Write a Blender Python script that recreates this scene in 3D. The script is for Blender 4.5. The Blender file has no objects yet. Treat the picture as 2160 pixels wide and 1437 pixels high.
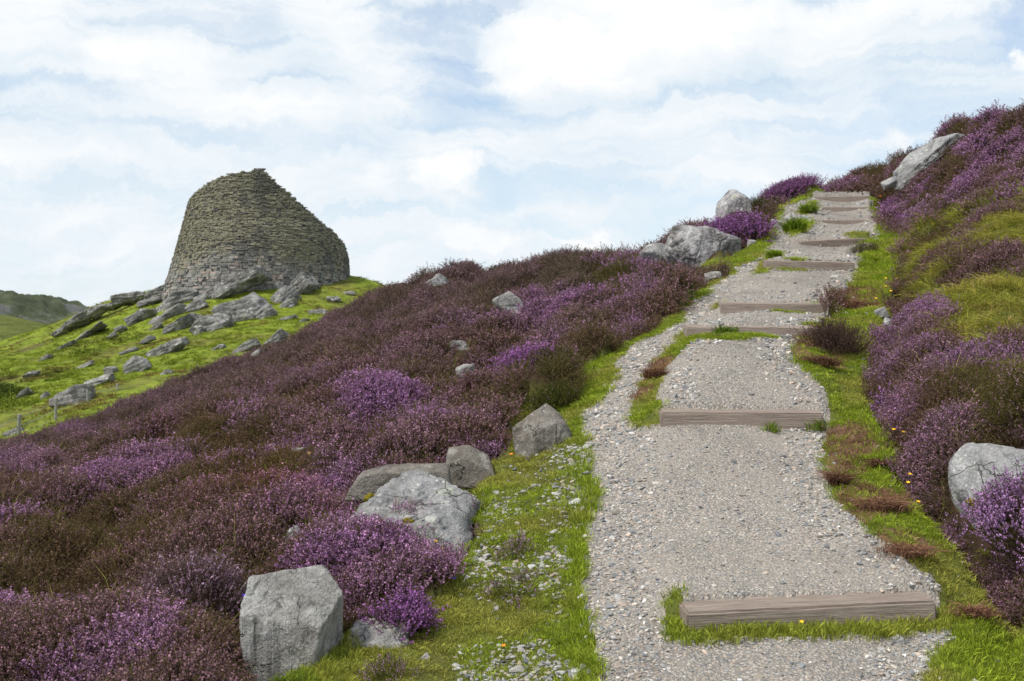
import bpy, bmesh, math, random
import numpy as np
from mathutils import Vector, Matrix, Euler

# ------------------------------------------------------------------ basics
SC = bpy.context.scene
COL = SC.collection
F, CX, CY = 2400.0, 1080.0, 718.5          # focal length and centre in photo pixels
R = np.random.default_rng(7)
random.seed(7)

def W(px, py, Y):                           # photo pixel + depth -> world point (camera at origin, looking +Y)
    return np.array([(px-CX)/F*Y, Y, (CY-py)/F*Y])

def tag(o, label=None, cat=None, group=None, kind=None):
    if label: o['label'] = label
    if cat: o['category'] = cat
    if group: o['group'] = group
    if kind: o['kind'] = kind
    return o

def np_mesh(name, verts, faces, mats=(), mat_idx=None, smooth=True):
    """faces: (n,3) or (n,4) int array"""
    me = bpy.data.meshes.new(name)
    verts = np.asarray(verts, np.float32); faces = np.asarray(faces, np.int32)
    n, k = faces.shape
    me.vertices.add(len(verts)); me.vertices.foreach_set('co', verts.ravel())
    me.loops.add(n*k); me.loops.foreach_set('vertex_index', faces.ravel())
    me.polygons.add(n)
    me.polygons.foreach_set('loop_start', np.arange(0, n*k, k, dtype=np.int32))
    for m in mats: me.materials.append(m)
    if mat_idx is not None: me.polygons.foreach_set('material_index', np.asarray(mat_idx, np.int32))
    me.polygons.foreach_set('use_smooth', np.full(n, smooth, dtype=bool))
    me.update(calc_edges=True)
    return me

def link(name, me, parent=None):
    o = bpy.data.objects.new(name, me); COL.objects.link(o)
    if parent: o.parent = parent
    return o

def add_attr(me, name, arr):
    arr = np.asarray(arr, np.float32)
    if arr.shape[1] == 3: arr = np.concatenate([arr, np.ones((len(arr), 1), np.float32)], 1)
    a = me.attributes.new(name, 'FLOAT_COLOR', 'POINT'); a.data.foreach_set('color', arr.ravel())

# ------------------------------------------------------------------ noise
def _hash(ix, iy, iz, s):
    n = (ix.astype(np.int64)*374761393 + iy.astype(np.int64)*668265263 + iz.astype(np.int64)*2147483647*3 + s*69069*77) & 0xffffffff
    n = ((n ^ (n >> 13))*1274126177) & 0xffffffff
    n = ((n ^ (n >> 15))*2246822519) & 0xffffffff
    n = n ^ (n >> 16)
    return n/4294967295.0
def vnoise(x, y, s=0):
    x = np.asarray(x, float); y = np.asarray(y, float)
    ix = np.floor(x); iy = np.floor(y); fx = x-ix; fy = y-iy
    ux = fx*fx*fx*(fx*(fx*6-15)+10); uy = fy*fy*fy*(fy*(fy*6-15)+10)
    z = np.zeros_like(ix)
    a = _hash(ix, iy, z, s); b = _hash(ix+1, iy, z, s); c = _hash(ix, iy+1, z, s); d = _hash(ix+1, iy+1, z, s)
    return (a*(1-ux)+b*ux)*(1-uy)+(c*(1-ux)+d*ux)*uy
def fbm(x, y, s=0, o=4):
    t = 0; a = .5; tot = 0
    for i in range(o):
        t = t+a*vnoise(x*2**i+17.3*i, y*2**i-9.1*i, s+i); tot += a; a *= .5
    return t/tot
def vnoise3(p, s=0):
    i = np.floor(p); f = p-i; u = f*f*(3-2*f); t = 0
    for dx in (0, 1):
        for dy in (0, 1):
            for dz in (0, 1):
                w = (u[:, 0] if dx else 1-u[:, 0])*(u[:, 1] if dy else 1-u[:, 1])*(u[:, 2] if dz else 1-u[:, 2])
                t = t+w*_hash(i[:, 0]+dx, i[:, 1]+dy, i[:, 2]+dz, s)
    return t
def fbm3(p, s=0, o=4):
    t = 0; a = .5; tot = 0
    for i in range(o):
        t = t+a*vnoise3(p*2**i+11.7*i, s+i); tot += a; a *= .5
    return t/tot
def worley(x, y, s=0):
    x = np.asarray(x, float); y = np.asarray(y, float)
    ix = np.floor(x); iy = np.floor(y); z = np.zeros_like(ix); best = np.full(x.shape, 9.)
    for dx in (-1, 0, 1):
        for dy in (-1, 0, 1):
            cx = ix+dx; cy = iy+dy
            qx = cx+_hash(cx, cy, z, s); qy = cy+_hash(cx, cy, z+1, s)
            best = np.minimum(best, (qx-x)**2+(qy-y)**2)
    return np.sqrt(best)
def worley_id(x, y, s=0):
    ix = np.floor(x); iy = np.floor(y); z = np.zeros_like(ix); best = np.full(x.shape, 9.); idv = np.zeros_like(best); idw = np.zeros_like(best)
    for dx in (-1, 0, 1):
        for dy in (-1, 0, 1):
            cx = ix+dx; cy = iy+dy
            d = (cx+_hash(cx, cy, z, s)-x)**2+(cy+_hash(cx, cy, z+1, s)-y)**2; m = d < best
            best = np.where(m, d, best); idv = np.where(m, _hash(cx, cy, z+2, s), idv); idw = np.where(m, _hash(cx, cy, z+3, s), idw)
    return np.sqrt(best), idv, idw
def cushions(X, Y):
    wx = X+(fbm(X*1.1, Y*1.1, 3, 3)-.5)*.9; wy = Y+(fbm(X*1.1, Y*1.1, 9, 3)-.5)*.9
    return wx, wy
def domes(wx, wy):
    return np.clip(1-worley(wx/1.4, wy/1.4, 5)**2*1.35, -.3, 1), np.clip(1-worley(wx/.62, wy/.62, 8)**2*1.4, -.3, 1)
def sstep(a, b, x):
    t = np.clip((x-a)/(b-a), 0, 1); return t*t*(3-2*t)

# ------------------------------------------------------------------ timbers (front top edge in the photo, depth)
TIMBERS = [  # xl, yl, xr, yr, Yl, Yr, base_y
    (1443, 1290, 1973, 1268, 5.84, 6.00, 1327),
    (1395, 869, 1738, 871, 9.08, 9.10, 905),
    (1449, 690, 1722, 692, 11.55, 11.60, 709),
    (1522, 640, 1747, 641, 13.8, 13.8, 660),
    (1615, 550, 1803, 554, 16.6, 16.6, 573),
    (1686, 511, 1835, 504, 20.5, 20.9, 523),
    (1713, 467, 1838, 466, 24.2, 24.2, 476),
    (1706, 439, 1838, 439, 25.9, 25.9, 449),
    (1717, 418, 1836, 415, 28.0, 28.1, 429)]
TA = [W(t[0], t[1], t[4]) for t in TIMBERS]; TB = [W(t[2], t[3], t[5]) for t in TIMBERS]
TH = [(t[6]-(t[1]+t[3])/2)/F*(t[4]+t[5])/2 for t in TIMBERS]

# ------------------------------------------------------------------ terrain control points
NEAR = []
for t in TIMBERS:
    NEAR += [(t[0]+.1*(t[2]-t[0]), t[6]+(t[1]-t[3])*.4, t[4]), (t[2]-.1*(t[2]-t[0]), t[6]-(t[1]-t[3])*.4, t[5])]
NEAR += [
 # gravel bypass and left verge
 (1300, 1300, 6.0), (1290, 1120, 7.3), (1300, 1000, 8.3), (1290, 900, 9.3), (1300, 800, 11.0), (1350, 735, 12.6), (1440, 680, 13.7),
 (1500, 610, 16.0), (1600, 545, 18.5), (1650, 490, 22), (1690, 440, 26), (1500, 1437, 5.3), (1800, 1437, 5.3), (1240, 1437, 5.4),
 (1080, 1437, 5.5), (1080, 1250, 6.5), (1080, 1100, 7.7), (1080, 960, 9.4), (1080, 850, 11.2), (1080, 760, 13.6), (1080, 700, 16.2), (1080, 640, 20), (1080, 590, 25),
 (1200, 780, 12.4), (1200, 700, 15), (1200, 620, 19), (1200, 565, 23.5),
 (560, 758, 30), (640, 715, 30), (500, 772, 29), (740, 663, 30), (1060, 575, 27), (800, 635, 29.5), (880, 612, 29), (1725, 414, 28.8), (1800, 385, 31),
 (1300, 680, 14.6), (1300, 620, 17.6), (1300, 562, 21), (1450, 640, 15.0), (1450, 580, 17.8), (1450, 535, 20.5), (1560, 500, 21), (1600, 450, 24), (1640, 425, 27),
 # heather slope on the left
 (800, 1437, 5.5), (800, 1280, 6.4), (800, 1150, 7.5), (800, 1000, 9.2), (800, 880, 11.7), (800, 790, 14.7), (800, 720, 19), (800, 660, 25),
 (500, 1437, 5.5), (500, 1300, 6.4), (500, 1180, 7.6), (500, 1050, 9.7), (500, 950, 12.3), (500, 870, 16), (500, 812, 22),
 (200, 1437, 5.5), (200, 1260, 7.2), (200, 1120, 9.6), (200, 1040, 12.5), (200, 950, 19), (200, 895, 27),
 (-100, 1437, 5.7), (-100, 1250, 7.8), (-100, 1140, 10.8), (-100, 1060, 15), (-100, 985, 23),
 (-600, 1480, 6), (-600, 1250, 11), (-600, 1080, 24),
 # right bank
 (2050, 1437, 5.4), (2160, 1437, 5.5), (2050, 1290, 6.1), (2080, 1200, 6.5), (1950, 1130, 6.8), (1890, 1000, 7.8), (1800, 850, 9.6), (1790, 700, 12.2), (1830, 600, 15.8), (1870, 525, 19.6), (1865, 455, 25), (1850, 420, 28),
 (1900, 900, 8.6), (1910, 760, 10.6), (1930, 620, 13.8), (1960, 520, 17.2), (1960, 430, 21), (1950, 360, 24.0),
 (2160, 1180, 6.5), (2160, 1000, 7.3), (2160, 860, 8.3), (2160, 740, 9.6), (2160, 600, 11.8), (2160, 500, 14.0), (2160, 420, 16.3), (2160, 330, 19.3),
 (2050, 900, 8.1), (2050, 760, 9.8), (2050, 600, 13), (2050, 470, 16.8), (2050, 370, 21),
 (2500, 1300, 6.2), (2500, 900, 7.6), (2500, 600, 10.8), (2500, 380, 15), (3000, 1200, 6.5), (3000, 500, 11)]
CREST = [(-600, 1010, 34), (-100, 965, 36), (0, 946, 36), (110, 918, 36), (190, 889, 36), (300, 840, 36), (400, 798, 36), (500, 758, 35.5), (560, 742, 35), (640, 697, 35), (740, 643, 34.5),
 (800, 614, 34), (880, 592, 33), (960, 567, 32), (1060, 562, 30), (1130, 528, 29), (1200, 538, 28), (1270, 532, 26), (1340, 530, 24.5), (1480, 480, 24.5), (1560, 445, 26), (1650, 405, 29.5),
 (1725, 408, 31), (1800, 374, 34), (1900, 333, 32), (1960, 304, 29), (2010, 270, 27), (2070, 246, 25), (2160, 230, 23.5), (2500, 130, 20), (3000, 60, 17)]
NP = [(p, Y, (CY-y)/F*Y) for p, y, Y in NEAR+CREST]
for p, y, Y in CREST:
    z = (CY-y)/F*Y
    NP += [(p, Y*1.13, z-.55), (p, Y*1.3, z-2.0), (p, Y*1.6, z-3.8)]
for p in (-900, -200, 500, 1080, 1700, 2400, 3000):
    NP += [(p, 2.2, -1.72), (p, 4.0, -1.72)]
FAR = []
for p, y, Y in [(-600, 1010, 46), (-300, 950, 46), (0, 925, 46), (115, 892, 47), (185, 858, 49), (250, 832, 52), (320, 808, 55), (400, 775, 60), (500, 738, 66), (600, 700, 73), (700, 660, 80), (800, 622, 90),
                (-300, 840, 62), (0, 850, 60), (0, 770, 80), (120, 770, 74), (250, 740, 76), (130, 700, 98), (250, 665, 90), (380, 715, 74), (430, 668, 82), (560, 668, 80), (640, 640, 84), (700, 615, 88),
                (352, 618, 93), (440, 622, 87), (545, 612, 86.5), (640, 606, 88), (735, 583, 94), (770, 592, 96), (825, 610, 97), (544, 600, 101),
                (310, 618, 100), (230, 638, 106), (190, 658, 110), (125, 688, 114), (0, 728, 112), (-300, 760, 112), (900, 640, 100), (1000, 720, 95), (1000, 760, 50), (1300, 760, 60), (2000, 760, 60), (2600, 740, 60), (900, 740, 55), (1500, 760, 95), (2600, 760, 100)]:
    FAR.append((p, Y, (CY-y)/F*Y))
for p, y in ((350, -3.0), (450, -3.1), (560, -3.2), (680, -3.2), (800, -3.1), (950, -3.0)):
    FAR += [(p, 44, y), (p, 49, y+.1)]
for p in (-900, -300, 0, 190, 350, 544, 735, 850, 1200, 2000, 2900):
    FAR.append((p, 132, 0.0 if p > 100 else -2.5)); FAR.append((p, 160, -3.0))
FAR += [(-900, 230, 4.5), (-200, 225, 5), (0, 220, 4.9), (60, 220, 3.9), (125, 218, 2.4), (190, 215, -.5), (350, 215, -3), (1000, 220, -4), (2900, 220, -4)]
FAR += [(p, 270, z) for p, z in ((-900, 4), (0, 3.6), (60, 2.6), (125, 1), (190, -3), (350, -5))]+[(p, 340, z) for p, z in ((-900, 9), (0, 6.5), (60, 6), (125, 4.5), (190, 1), (350, -5))]
FAR += [(-900, 450, 24), (-200, 450, 22), (0, 450, 18.0), (50, 450, 19.9), (90, 450, 18.2), (130, 450, 15.7), (190, 450, 11.8), (240, 450, 6), (330, 450, -4), (700, 450, -6), (1500, 450, -6), (2900, 450, -6)]
FAR += [(p, Y, -14.) for p in (-900, 0, 600, 1300, 2900) for Y in (900, 2000)]

class TPS:
    def __init__(s, pts, sx, sy, lam):
        P = np.array(pts, float); s.sx, s.sy = sx, sy
        s.c = np.stack([P[:, 0]/sx, np.log(P[:, 1])*sy], 1); n = len(P)
        K = s.k(s.c)+lam*np.eye(n); Q = np.concatenate([np.ones((n, 1)), s.c], 1)
        A = np.zeros((n+3, n+3)); A[:n, :n] = K; A[:n, n:] = Q; A[n:, :n] = Q.T
        s.w = np.linalg.solve(A, np.concatenate([P[:, 2], np.zeros(3)]))
    def k(s, q):
        d2 = ((q[:, None, :]-s.c[None])**2).sum(-1); return .5*d2*np.log(d2+1e-12)
    def __call__(s, px, Y):
        out = np.empty(px.shape); q = np.stack([px.ravel()/s.sx, np.log(Y.ravel())*s.sy], 1); o = np.empty(len(q))
        for i in range(0, len(q), 20000):
            b = q[i:i+20000]; o[i:i+20000] = s.k(b)@s.w[:-3]+s.w[-3]+b@s.w[-2:]
        return o.reshape(px.shape)
tn = TPS(NP, 600, 2.0, 2e-3); tf = TPS(FAR, 600, 3.0, 2e-3)

def _raw(X, Y):
    X = np.asarray(X, float); Y = np.maximum(np.asarray(Y, float), .3)
    px = np.clip(X/Y*F+CX, -900, 3000)
    w = sstep(39, 47, Y); z = np.zeros_like(px)
    m = w < 1
    if m.any(): z[m] += (1-w[m])*tn(px[m], np.clip(Y[m], 2.2, 55))
    m = w > 0
    if m.any(): z[m] += w[m]*tf(px[m], np.clip(Y[m], 44, 2000))
    return z

_tm = [(a+b)/2 for a, b in zip(TA, TB)]; _ty = np.array([m[1] for m in _tm]); _tx = np.array([m[0] for m in _tm])
_tz = np.array([(CY-t[6])/F*(t[4]+t[5])/2 for t in TIMBERS])
_tr = None
def level(X, Y):
    global _tr
    if _tr is None:
        _tr = _tz-_raw(_tx, _ty-.03); print('timber residual', _tr.round(3))
    xc = np.interp(Y, _ty, _tx); return np.interp(Y, _ty, _tr)*np.exp(-((X-xc)/1.1)**4)*((Y > 4) & (Y < 31))
def step_extra(X, Y):
    e = np.zeros_like(X); lat = np.zeros_like(X); u = []; f = []
    for A, B in zip(TA, TB):
        d = (B-A)[:2]; L = np.linalg.norm(d); d = d/L; n = np.array([-d[1], d[0]])
        u.append(((X-A[0])*d[0]+(Y-A[1])*d[1])/L); f.append((X-A[0])*n[0]+(Y-A[1])*n[1]-.15)
    for k in range(9):
        fk = f[k]; fn = -f[k+1] if k < 8 else 3.0-f[k]
        m = (fk >= 0) & (fn > 0)
        t = np.clip(fk/(fk+fn+1e-9), 0, 1)
        u1 = u[k] if k == 8 else u[k]*(1-t)+u[k+1]*t
        mask = sstep(-.12, .06, u1)*(1-sstep(.98, 1.2, u1))
        e = np.where(m, TH[k]*(1-.9*t)*mask, e)
    return e

# ------------------------------------------------------------------ zones as outlines on the hillside
def Hbase(X, Y):
    X = np.asarray(X, float); Y = np.maximum(np.asarray(Y, float), .3); return _raw(X, Y)+level(X, Y)
def inpoly(px, py, poly):
    c = np.zeros(px.shape, bool); n = len(poly)
    for i in range(n):
        x0, y0 = poly[i]; x1, y1 = poly[i-1]
        if y0 == y1: continue
        k = ((y0 > py) != (y1 > py)) & (px < (x1-x0)*(py-y0)/(y1-y0)+x0); c ^= k
    return c
GRAVEL = [(1240, 1600), (1238, 1437), (1235, 1300), (1222, 1190), (1240, 1090), (1250, 1000), (1238, 920), (1236, 880), (1270, 850), (1308, 800), (1306, 765), (1335, 730), (1400, 700), (1440, 682), (1452, 650), (1490, 620), (1540, 578), (1600, 545), (1630, 515), (1640, 470), (1655, 435), (1685, 426), (1717, 418),
          (1836, 412), (1838, 440), (1850, 465), (1852, 500), (1832, 540), (1802, 572), (1790, 610), (1752, 648), (1748, 680), (1690, 702), (1678, 745), (1690, 790), (1740, 850), (1742, 905), (1735, 965), (1755, 1030), (1795, 1100), (1850, 1170), (1915, 1232), (1975, 1250), (1990, 1330), (1965, 1400), (1975, 1600)]
ISLANDS = [[(1400, 1290), (1436, 1285), (1446, 1324), (1700, 1326), (1960, 1312), (1990, 1270), (2010, 1330), (1880, 1350), (1740, 1345), (1600, 1352), (1480, 1362), (1405, 1350)],
           [(1330, 900), (1328, 865), (1345, 830), (1368, 780), (1440, 712), (1456, 700), (1460, 712), (1560, 712), (1650, 713), (1650, 722), (1470, 727), (1405, 780), (1385, 850), (1398, 868), (1398, 900), (1350, 908)],
           [(1592, 582), (1615, 545), (1622, 530), (1652, 530), (1645, 548), (1618, 552), (1616, 580)],
           [(1655, 490), (1662, 472), (1700, 462), (1712, 470), (1700, 500), (1675, 512)],
           [(1680, 452), (1695, 436), (1720, 430), (1724, 445), (1705, 458)],
           [(1508, 660), (1520, 640), (1524, 660)], [(1630, 658), (1740, 655), (1740, 664), (1630, 665)], [(1640, 566), (1700, 566), (1700, 576), (1645, 576)], [(1790, 503), (1845, 505), (1840, 518), (1790, 518)]]
VERGE_L = [(620, 1600), (630, 1437), (690, 1395), (740, 1330), (800, 1290), (905, 1270), (960, 1190), (1015, 1110), (1005, 1050), (1040, 985), (1075, 950), (1070, 890), (1110, 850), (1215, 850), (1195, 790), (1260, 755), (1340, 715), (1440, 660), (1450, 635), (1500, 600), (1540, 575), (1480, 555), (1540, 540), (1620, 500), (1640, 440), (1720, 400), (1740, 420), (1700, 440), (1640, 560), (1450, 700), (1320, 800), (1260, 900), (1260, 1100), (1250, 1600)]
STONY = [(830, 1600), (850, 1437), (900, 1340), (960, 1250), (1010, 1120), (1060, 1010), (1120, 950), (1240, 930), (1255, 1010), (1225, 1080), (1195, 1180), (1190, 1280), (1150, 1340), (1205, 1437), (1205, 1600)]
VERGE_R = [(1960, 1600), (1965, 1400), (1990, 1330), (1975, 1250), (1915, 1232), (1850, 1170), (1795, 1100), (1755, 1030), (1735, 965), (1742, 905), (1740, 850), (1690, 790), (1678, 745), (1690, 702), (1748, 680), (1790, 610), (1802, 572), (1832, 540), (1852, 500), (1840, 420),
           (1850, 440), (1870, 480), (1925, 510), (1905, 540), (1890, 600), (1860, 680), (1838, 740), (1835, 830), (1880, 900), (1890, 980), (1935, 1050), (2000, 1110), (2060, 1190), (2110, 1240), (2170, 1290), (2300, 1330), (2300, 1600)]
LONG_R = [(1925, 512), (1985, 478), (2060, 448), (2160, 415), (2300, 380), (2300, 790), (2160, 815), (2085, 800), (2010, 745), (2000, 690), (1950, 640), (1900, 610), (1905, 550)]
DEAD = [(1690, 705), (1760, 690), (1800, 720), (1780, 780), (1700, 790), (1680, 745)], [(1735, 900), (1830, 895), (1860, 960), (1800, 1040), (1755, 1030)], [(1800, 1045), (1900, 1035), (1935, 1080), (1900, 1110), (1830, 1150), (1790, 1100)], [(1850, 1165), (1960, 1150), (1990, 1190), (1910, 1230)], [(1770, 610), (1860, 610), (1865, 650), (1770, 650)], [(1345, 770), (1400, 730), (1420, 770), (1380, 830), (1350, 850)]
def zones(X, Y, Z=None):
    X = np.asarray(X, float); Y = np.asarray(Y, float)
    if Z is None: Z = Hbase(X, Y)
    Yc = np.maximum(Y, .5)
    px = X/Yc*F+CX; py = CY-Z/Yc*F
    j = 55*(6/np.clip(Yc, 5, 40))
    jx = (fbm(X*3.1, Y*2.0, 31, 4)-.5)*j*1.3+(vnoise(X*14, Y*12, 36)-.5)*j*.35; jy = (fbm(X*3.1, Y*2.0, 41, 4)-.5)*j*.6
    qx = px+jx; qy = py+jy
    ok = (Y < 31)
    g = inpoly(qx, qy, GRAVEL) & ok
    isl = np.zeros_like(g)
    for q in ISLANDS: isl |= inpoly(px+jx*.25, py+jy*.12, q)
    g &= ~isl
    grass = ((inpoly(qx, qy, VERGE_L) | inpoly(qx, qy, VERGE_R) | isl) & ok) & ~g
    stony = inpoly(qx, qy, STONY) & ok & (fbm(X*2.2, Y*1.6, 55, 3) > .30)
    ln = inpoly(qx, qy, LONG_R) & ok & (fbm(X*.9, Y*.7, 61, 3) < .70)
    dead = np.zeros_like(g)
    for q in DEAD: dead |= inpoly(qx, qy, q)
    dead &= ok & ~g & (fbm(X*3.4, Y*2.6, 66, 3) > .36)
    return dict(gravel=g, grass=grass & ~dead, stony=stony & ~g, long=ln & ~g & ~grass, dead=dead, px=px, py=py)

EDGE_R = [(1990, 1437), (2110, 1330), (2075, 1215), (2010, 1125), (1940, 1060), (1893, 985), (1878, 905), (1840, 835), (1838, 740), (1862, 680), (1892, 600), (1908, 540)]
def ditch(X, Y, zn):
    px, py = zn['px'], zn['py']; o = np.zeros_like(X); m = (px > 1700) & (py > 480) & (Y < 20) & (Y > 4.5)
    if not m.any(): return o
    E = np.array(EDGE_R, float)[::-1]; ex = np.interp(py[m], E[:, 1], E[:, 0]); d = (px[m]-ex)/F*Y[m]
    on = sstep(480, 600, py[m])*(1-sstep(1230, 1420, py[m]))
    o[m] = on*(-.20*np.exp(-((d-.10)/.13)**2)+.13*sstep(.12, .5, d)*(1-sstep(.9, 2.2, d))); return o
def H(X, Y, zn=None, full=True):
    X = np.asarray(X, float); Y = np.asarray(Y, float)
    z = Hbase(X, Y)
    if zn is None: zn = zones(X, Y, z)
    z = z+step_extra(X, Y)
    nearw = (1-sstep(36, 44, Y))*sstep(3, 4.5, Y)
    heath = (~(zn['gravel'] | zn['grass'] | zn['dead'])).astype(float)*nearw
    wx, wy = cushions(X, Y)
    c1, c2 = domes(wx, wy)
    far = sstep(8, 20, Y)
    rb = 1-.5*sstep(1750, 1860, zn['px'])*(Y < 16); heath = heath*rb
    z = z+heath*((.40+.34*far)*(c1-.62)+(.24+.16*far)*(c2-.58)+(.24+.25*far)*(fbm(X*.45, Y*.45, 12, 3)-.5)-.07-.34*sstep(13, 26, Y))
    z = z+ditch(X, Y, zn)*nearw
    gr = (zn['grass'] | zn['dead']).astype(float)*nearw
    z = z+gr*(.07*(fbm(X*2.6, Y*2.6, 20, 3)-.35))+zn['gravel']*nearw*.05*(fbm(X*2.2, Y*2.2, 23, 4)-.5)
    hill = sstep(42, 50, Y)
    amp = np.clip(Y/90, .3, 1.2)
    z = z+hill*amp*(.7*(fbm(X*.13, Y*.13, 71, 4)-.5)+.45*(fbm(X*.4+.5*Y*.4, Y*.4, 73, 3)-.5)*(Y < 160))
    z = z+sstep(300, 380, Y)*(1-sstep(520, 700, Y))*12*(fbm(X*.07, Y*.03, 77, 6)-.5)
    return z

_ys = np.exp(np.linspace(math.log(4.6), math.log(118), 1400))
def hit(px, py):                              # where a line of sight first meets the hillside
    X = (px-CX)/F*_ys; z = Hbase(X, _ys); p = CY-z/_ys*F
    k = np.argmax(p <= py) if (p <= py).any() else len(_ys)-1
    return X[k], _ys[k]
def normals(X, Y, e=.12):
    hx = (H(X+e, Y)-H(X-e, Y))/(2*e); hy = (H(X, Y+e)-H(X, Y-e))/(2*e)
    n = np.stack([-hx, -hy, np.ones_like(hx)], -1); return n/np.linalg.norm(n, axis=-1, keepdims=True)

# ------------------------------------------------------------------ material helpers
class NT:
    def __init__(s, name):
        s.m = bpy.data.materials.new(name); s.m.use_nodes = True; s.t = s.m.node_tree; s.t.nodes.clear()
        s.out = s.t.nodes.new('ShaderNodeOutputMaterial')
    def n(s, typ, **kw):
        nd = s.t.nodes.new(typ)
        for k, v in kw.items():
            if k.startswith('i_'):
                nd.inputs[k[2:].replace('_', ' ')].default_value = v
            else: setattr(nd, k, v)
        return nd
    def l(s, a, b): s.t.links.new(a, b); return b
    def coord(s, kind='Object'): return s.n('ShaderNodeTexCoord').outputs[kind]
    def noise(s, vec, scale, detail=4, rough=.55, dist=0):
        nd = s.n('ShaderNodeTexNoise'); nd.inputs['Scale'].default_value = scale; nd.inputs['Detail'].default_value = detail; nd.inputs['Roughness'].default_value = rough; nd.inputs['Distortion'].default_value = dist
        if vec is not None: s.l(vec, nd.inputs['Vector'])
        return nd.outputs['Fac']
    def vor(s, vec, scale, feature='F1', out='Distance'):
        nd = s.n('ShaderNodeTexVoronoi'); nd.feature = feature; nd.inputs['Scale'].default_value = scale
        s.l(vec, nd.inputs['Vector']); return nd.outputs[out]
    def ramp(s, fac, stops, interp='LINEAR'):
        nd = s.n('ShaderNodeValToRGB'); nd.color_ramp.interpolation = interp; e = nd.color_ramp.elements
        while len(e) < len(stops): e.new(.5)
        for i, (p, c) in enumerate(stops):
            e[i].position = p; e[i].color = (c, c, c, 1) if not hasattr(c, '__len__') else (*c, 1)
        s.l(fac, nd.inputs['Fac']); return nd.outputs['Color']
    def mix(s, fac, a, b, mode='MIX'):
        nd = s.n('ShaderNodeMix'); nd.data_type = 'RGBA'; nd.blend_type = mode
        for sock, v in ((0, fac), (6, a), (7, b)):
            if isinstance(v, (int, float)): nd.inputs[sock].default_value = v
            elif hasattr(v, '__len__'): nd.inputs[sock].default_value = (*v, 1)
            else: s.l(v, nd.inputs[sock])
        return nd.outputs[2]
    def math(s, op, a, b=None, clamp=False):
        nd = s.n('ShaderNodeMath', operation=op); nd.use_clamp = clamp
        for i, v in enumerate((a, b)):
            if v is None: continue
            if isinstance(v, (int, float)): nd.inputs[i].default_value = v
            else: s.l(v, nd.inputs[i])
        return nd.outputs[0]
    def scale(s, vec, v):
        nd = s.n('ShaderNodeMapping'); nd.inputs['Scale'].default_value = v; s.l(vec, nd.inputs['Vector']); return nd.outputs[0]
    def bump(s, h, strength=.5, dist=.02, normal=None):
        nd = s.n('ShaderNodeBump'); nd.inputs['Strength'].default_value = strength; nd.inputs['Distance'].default_value = dist
        s.l(h, nd.inputs['Height'])
        if normal is not None: s.l(normal, nd.inputs['Normal'])
        return nd.outputs[0]
    def surf(s, color, rough=.85, normal=None, spec=.25):
        b = s.n('ShaderNodeBsdfPrincipled'); b.inputs['Roughness'].default_value = rough; b.inputs['Specular IOR Level'].default_value = spec
        if hasattr(color, '__len__'): b.inputs['Base Color'].default_value = (*color, 1)
        else: s.l(color, b.inputs['Base Color'])
        if normal is not None: s.l(normal, b.inputs['Normal'])
        s.l(b.outputs[0], s.out.inputs['Surface']); return s.m

def plant_mat(name, attr, inst=True, transl=.25, rough=.8):
    t = NT(name)
    a = t.n('ShaderNodeAttribute', attribute_name=attr, attribute_type='INSTANCER' if inst else 'GEOMETRY')
    d = t.n('ShaderNodeBsdfDiffuse'); tr = t.n('ShaderNodeBsdfTranslucent'); mx = t.n('ShaderNodeMixShader'); mx.inputs[0].default_value = transl
    # a little leaf to leaf variety inside each tuft
    g = t.n('ShaderNodeNewGeometry'); v = t.math('MULTIPLY_ADD', g.outputs['Random Per Island'], .9); 
    v.node.inputs[2].default_value = .55
    c = t.mix(1.0, a.outputs['Color'], v, 'MULTIPLY')
    t.l(c, d.inputs['Color']); t.l(c, tr.inputs['Color'])
    t.l(d.outputs[0], mx.inputs[1]); t.l(tr.outputs[0], mx.inputs[2]); t.l(mx.outputs[0], t.out.inputs['Surface'])
    return t.m

M = {}
M['leaf_i'] = plant_mat('heather_leaf', 'lc'); M['flower_i'] = plant_mat('heather_flower', 'fc', transl=.3)
M['leaf_g'] = plant_mat('heather_leaf_single', 'lc', False); M['flower_g'] = plant_mat('heather_flower_single', 'fc', False, transl=.3)
M['blade_i'] = plant_mat('grass_blade', 'lc', transl=.35); M['blade_g'] = plant_mat('grass_blade_single', 'lc', False, transl=.35)
def stone_chip(inst):
    t = NT('gravel_chip' if inst else 'loose_chip')
    a = t.n('ShaderNodeAttribute', attribute_name='lc', attribute_type='INSTANCER' if inst else 'GEOMETRY')
    co = t.coord('Object'); n = t.noise(co, 3.0, 3)
    c = t.mix(1.0, a.outputs['Color'], t.ramp(n, [(.25, .7), (.75, 1.25)]), 'MULTIPLY')
    return t.surf(c, .8)
M['chip_i'] = stone_chip(True)

def ground_mat():
    t = NT('moor_ground'); co = t.coord('Object')
    a = t.n('ShaderNodeAttribute', attribute_name='mask'); sp = t.n('ShaderNodeSeparateColor'); t.l(a.outputs['Color'], sp.inputs[0])
    n1 = t.noise(co, 6, 6); n2 = t.noise(co, 40, 4); n3 = t.noise(co, .5, 4)
    soil = t.ramp(n1, [(.3, (.022, .015, .010)), (.7, (.055, .035, .022))])
    gr = t.ramp(t.noise(co, 9, 5), [(.3, (.065, .075, .018)), (.55, (.12, .14, .03)), (.75, (.16, .16, .05))])
    dead = t.ramp(n2, [(.3, (.09, .05, .034)), (.7, (.22, .13, .085))])
    c = t.mix(sp.outputs['Red'], soil, gr); c = t.mix(sp.outputs['Blue'], c, dead)
    h = t.math('ADD', n1, t.math('MULTIPLY', n2, .5))
    return t.surf(c, .95, t.bump(h, .6, .03), .1)
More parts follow.
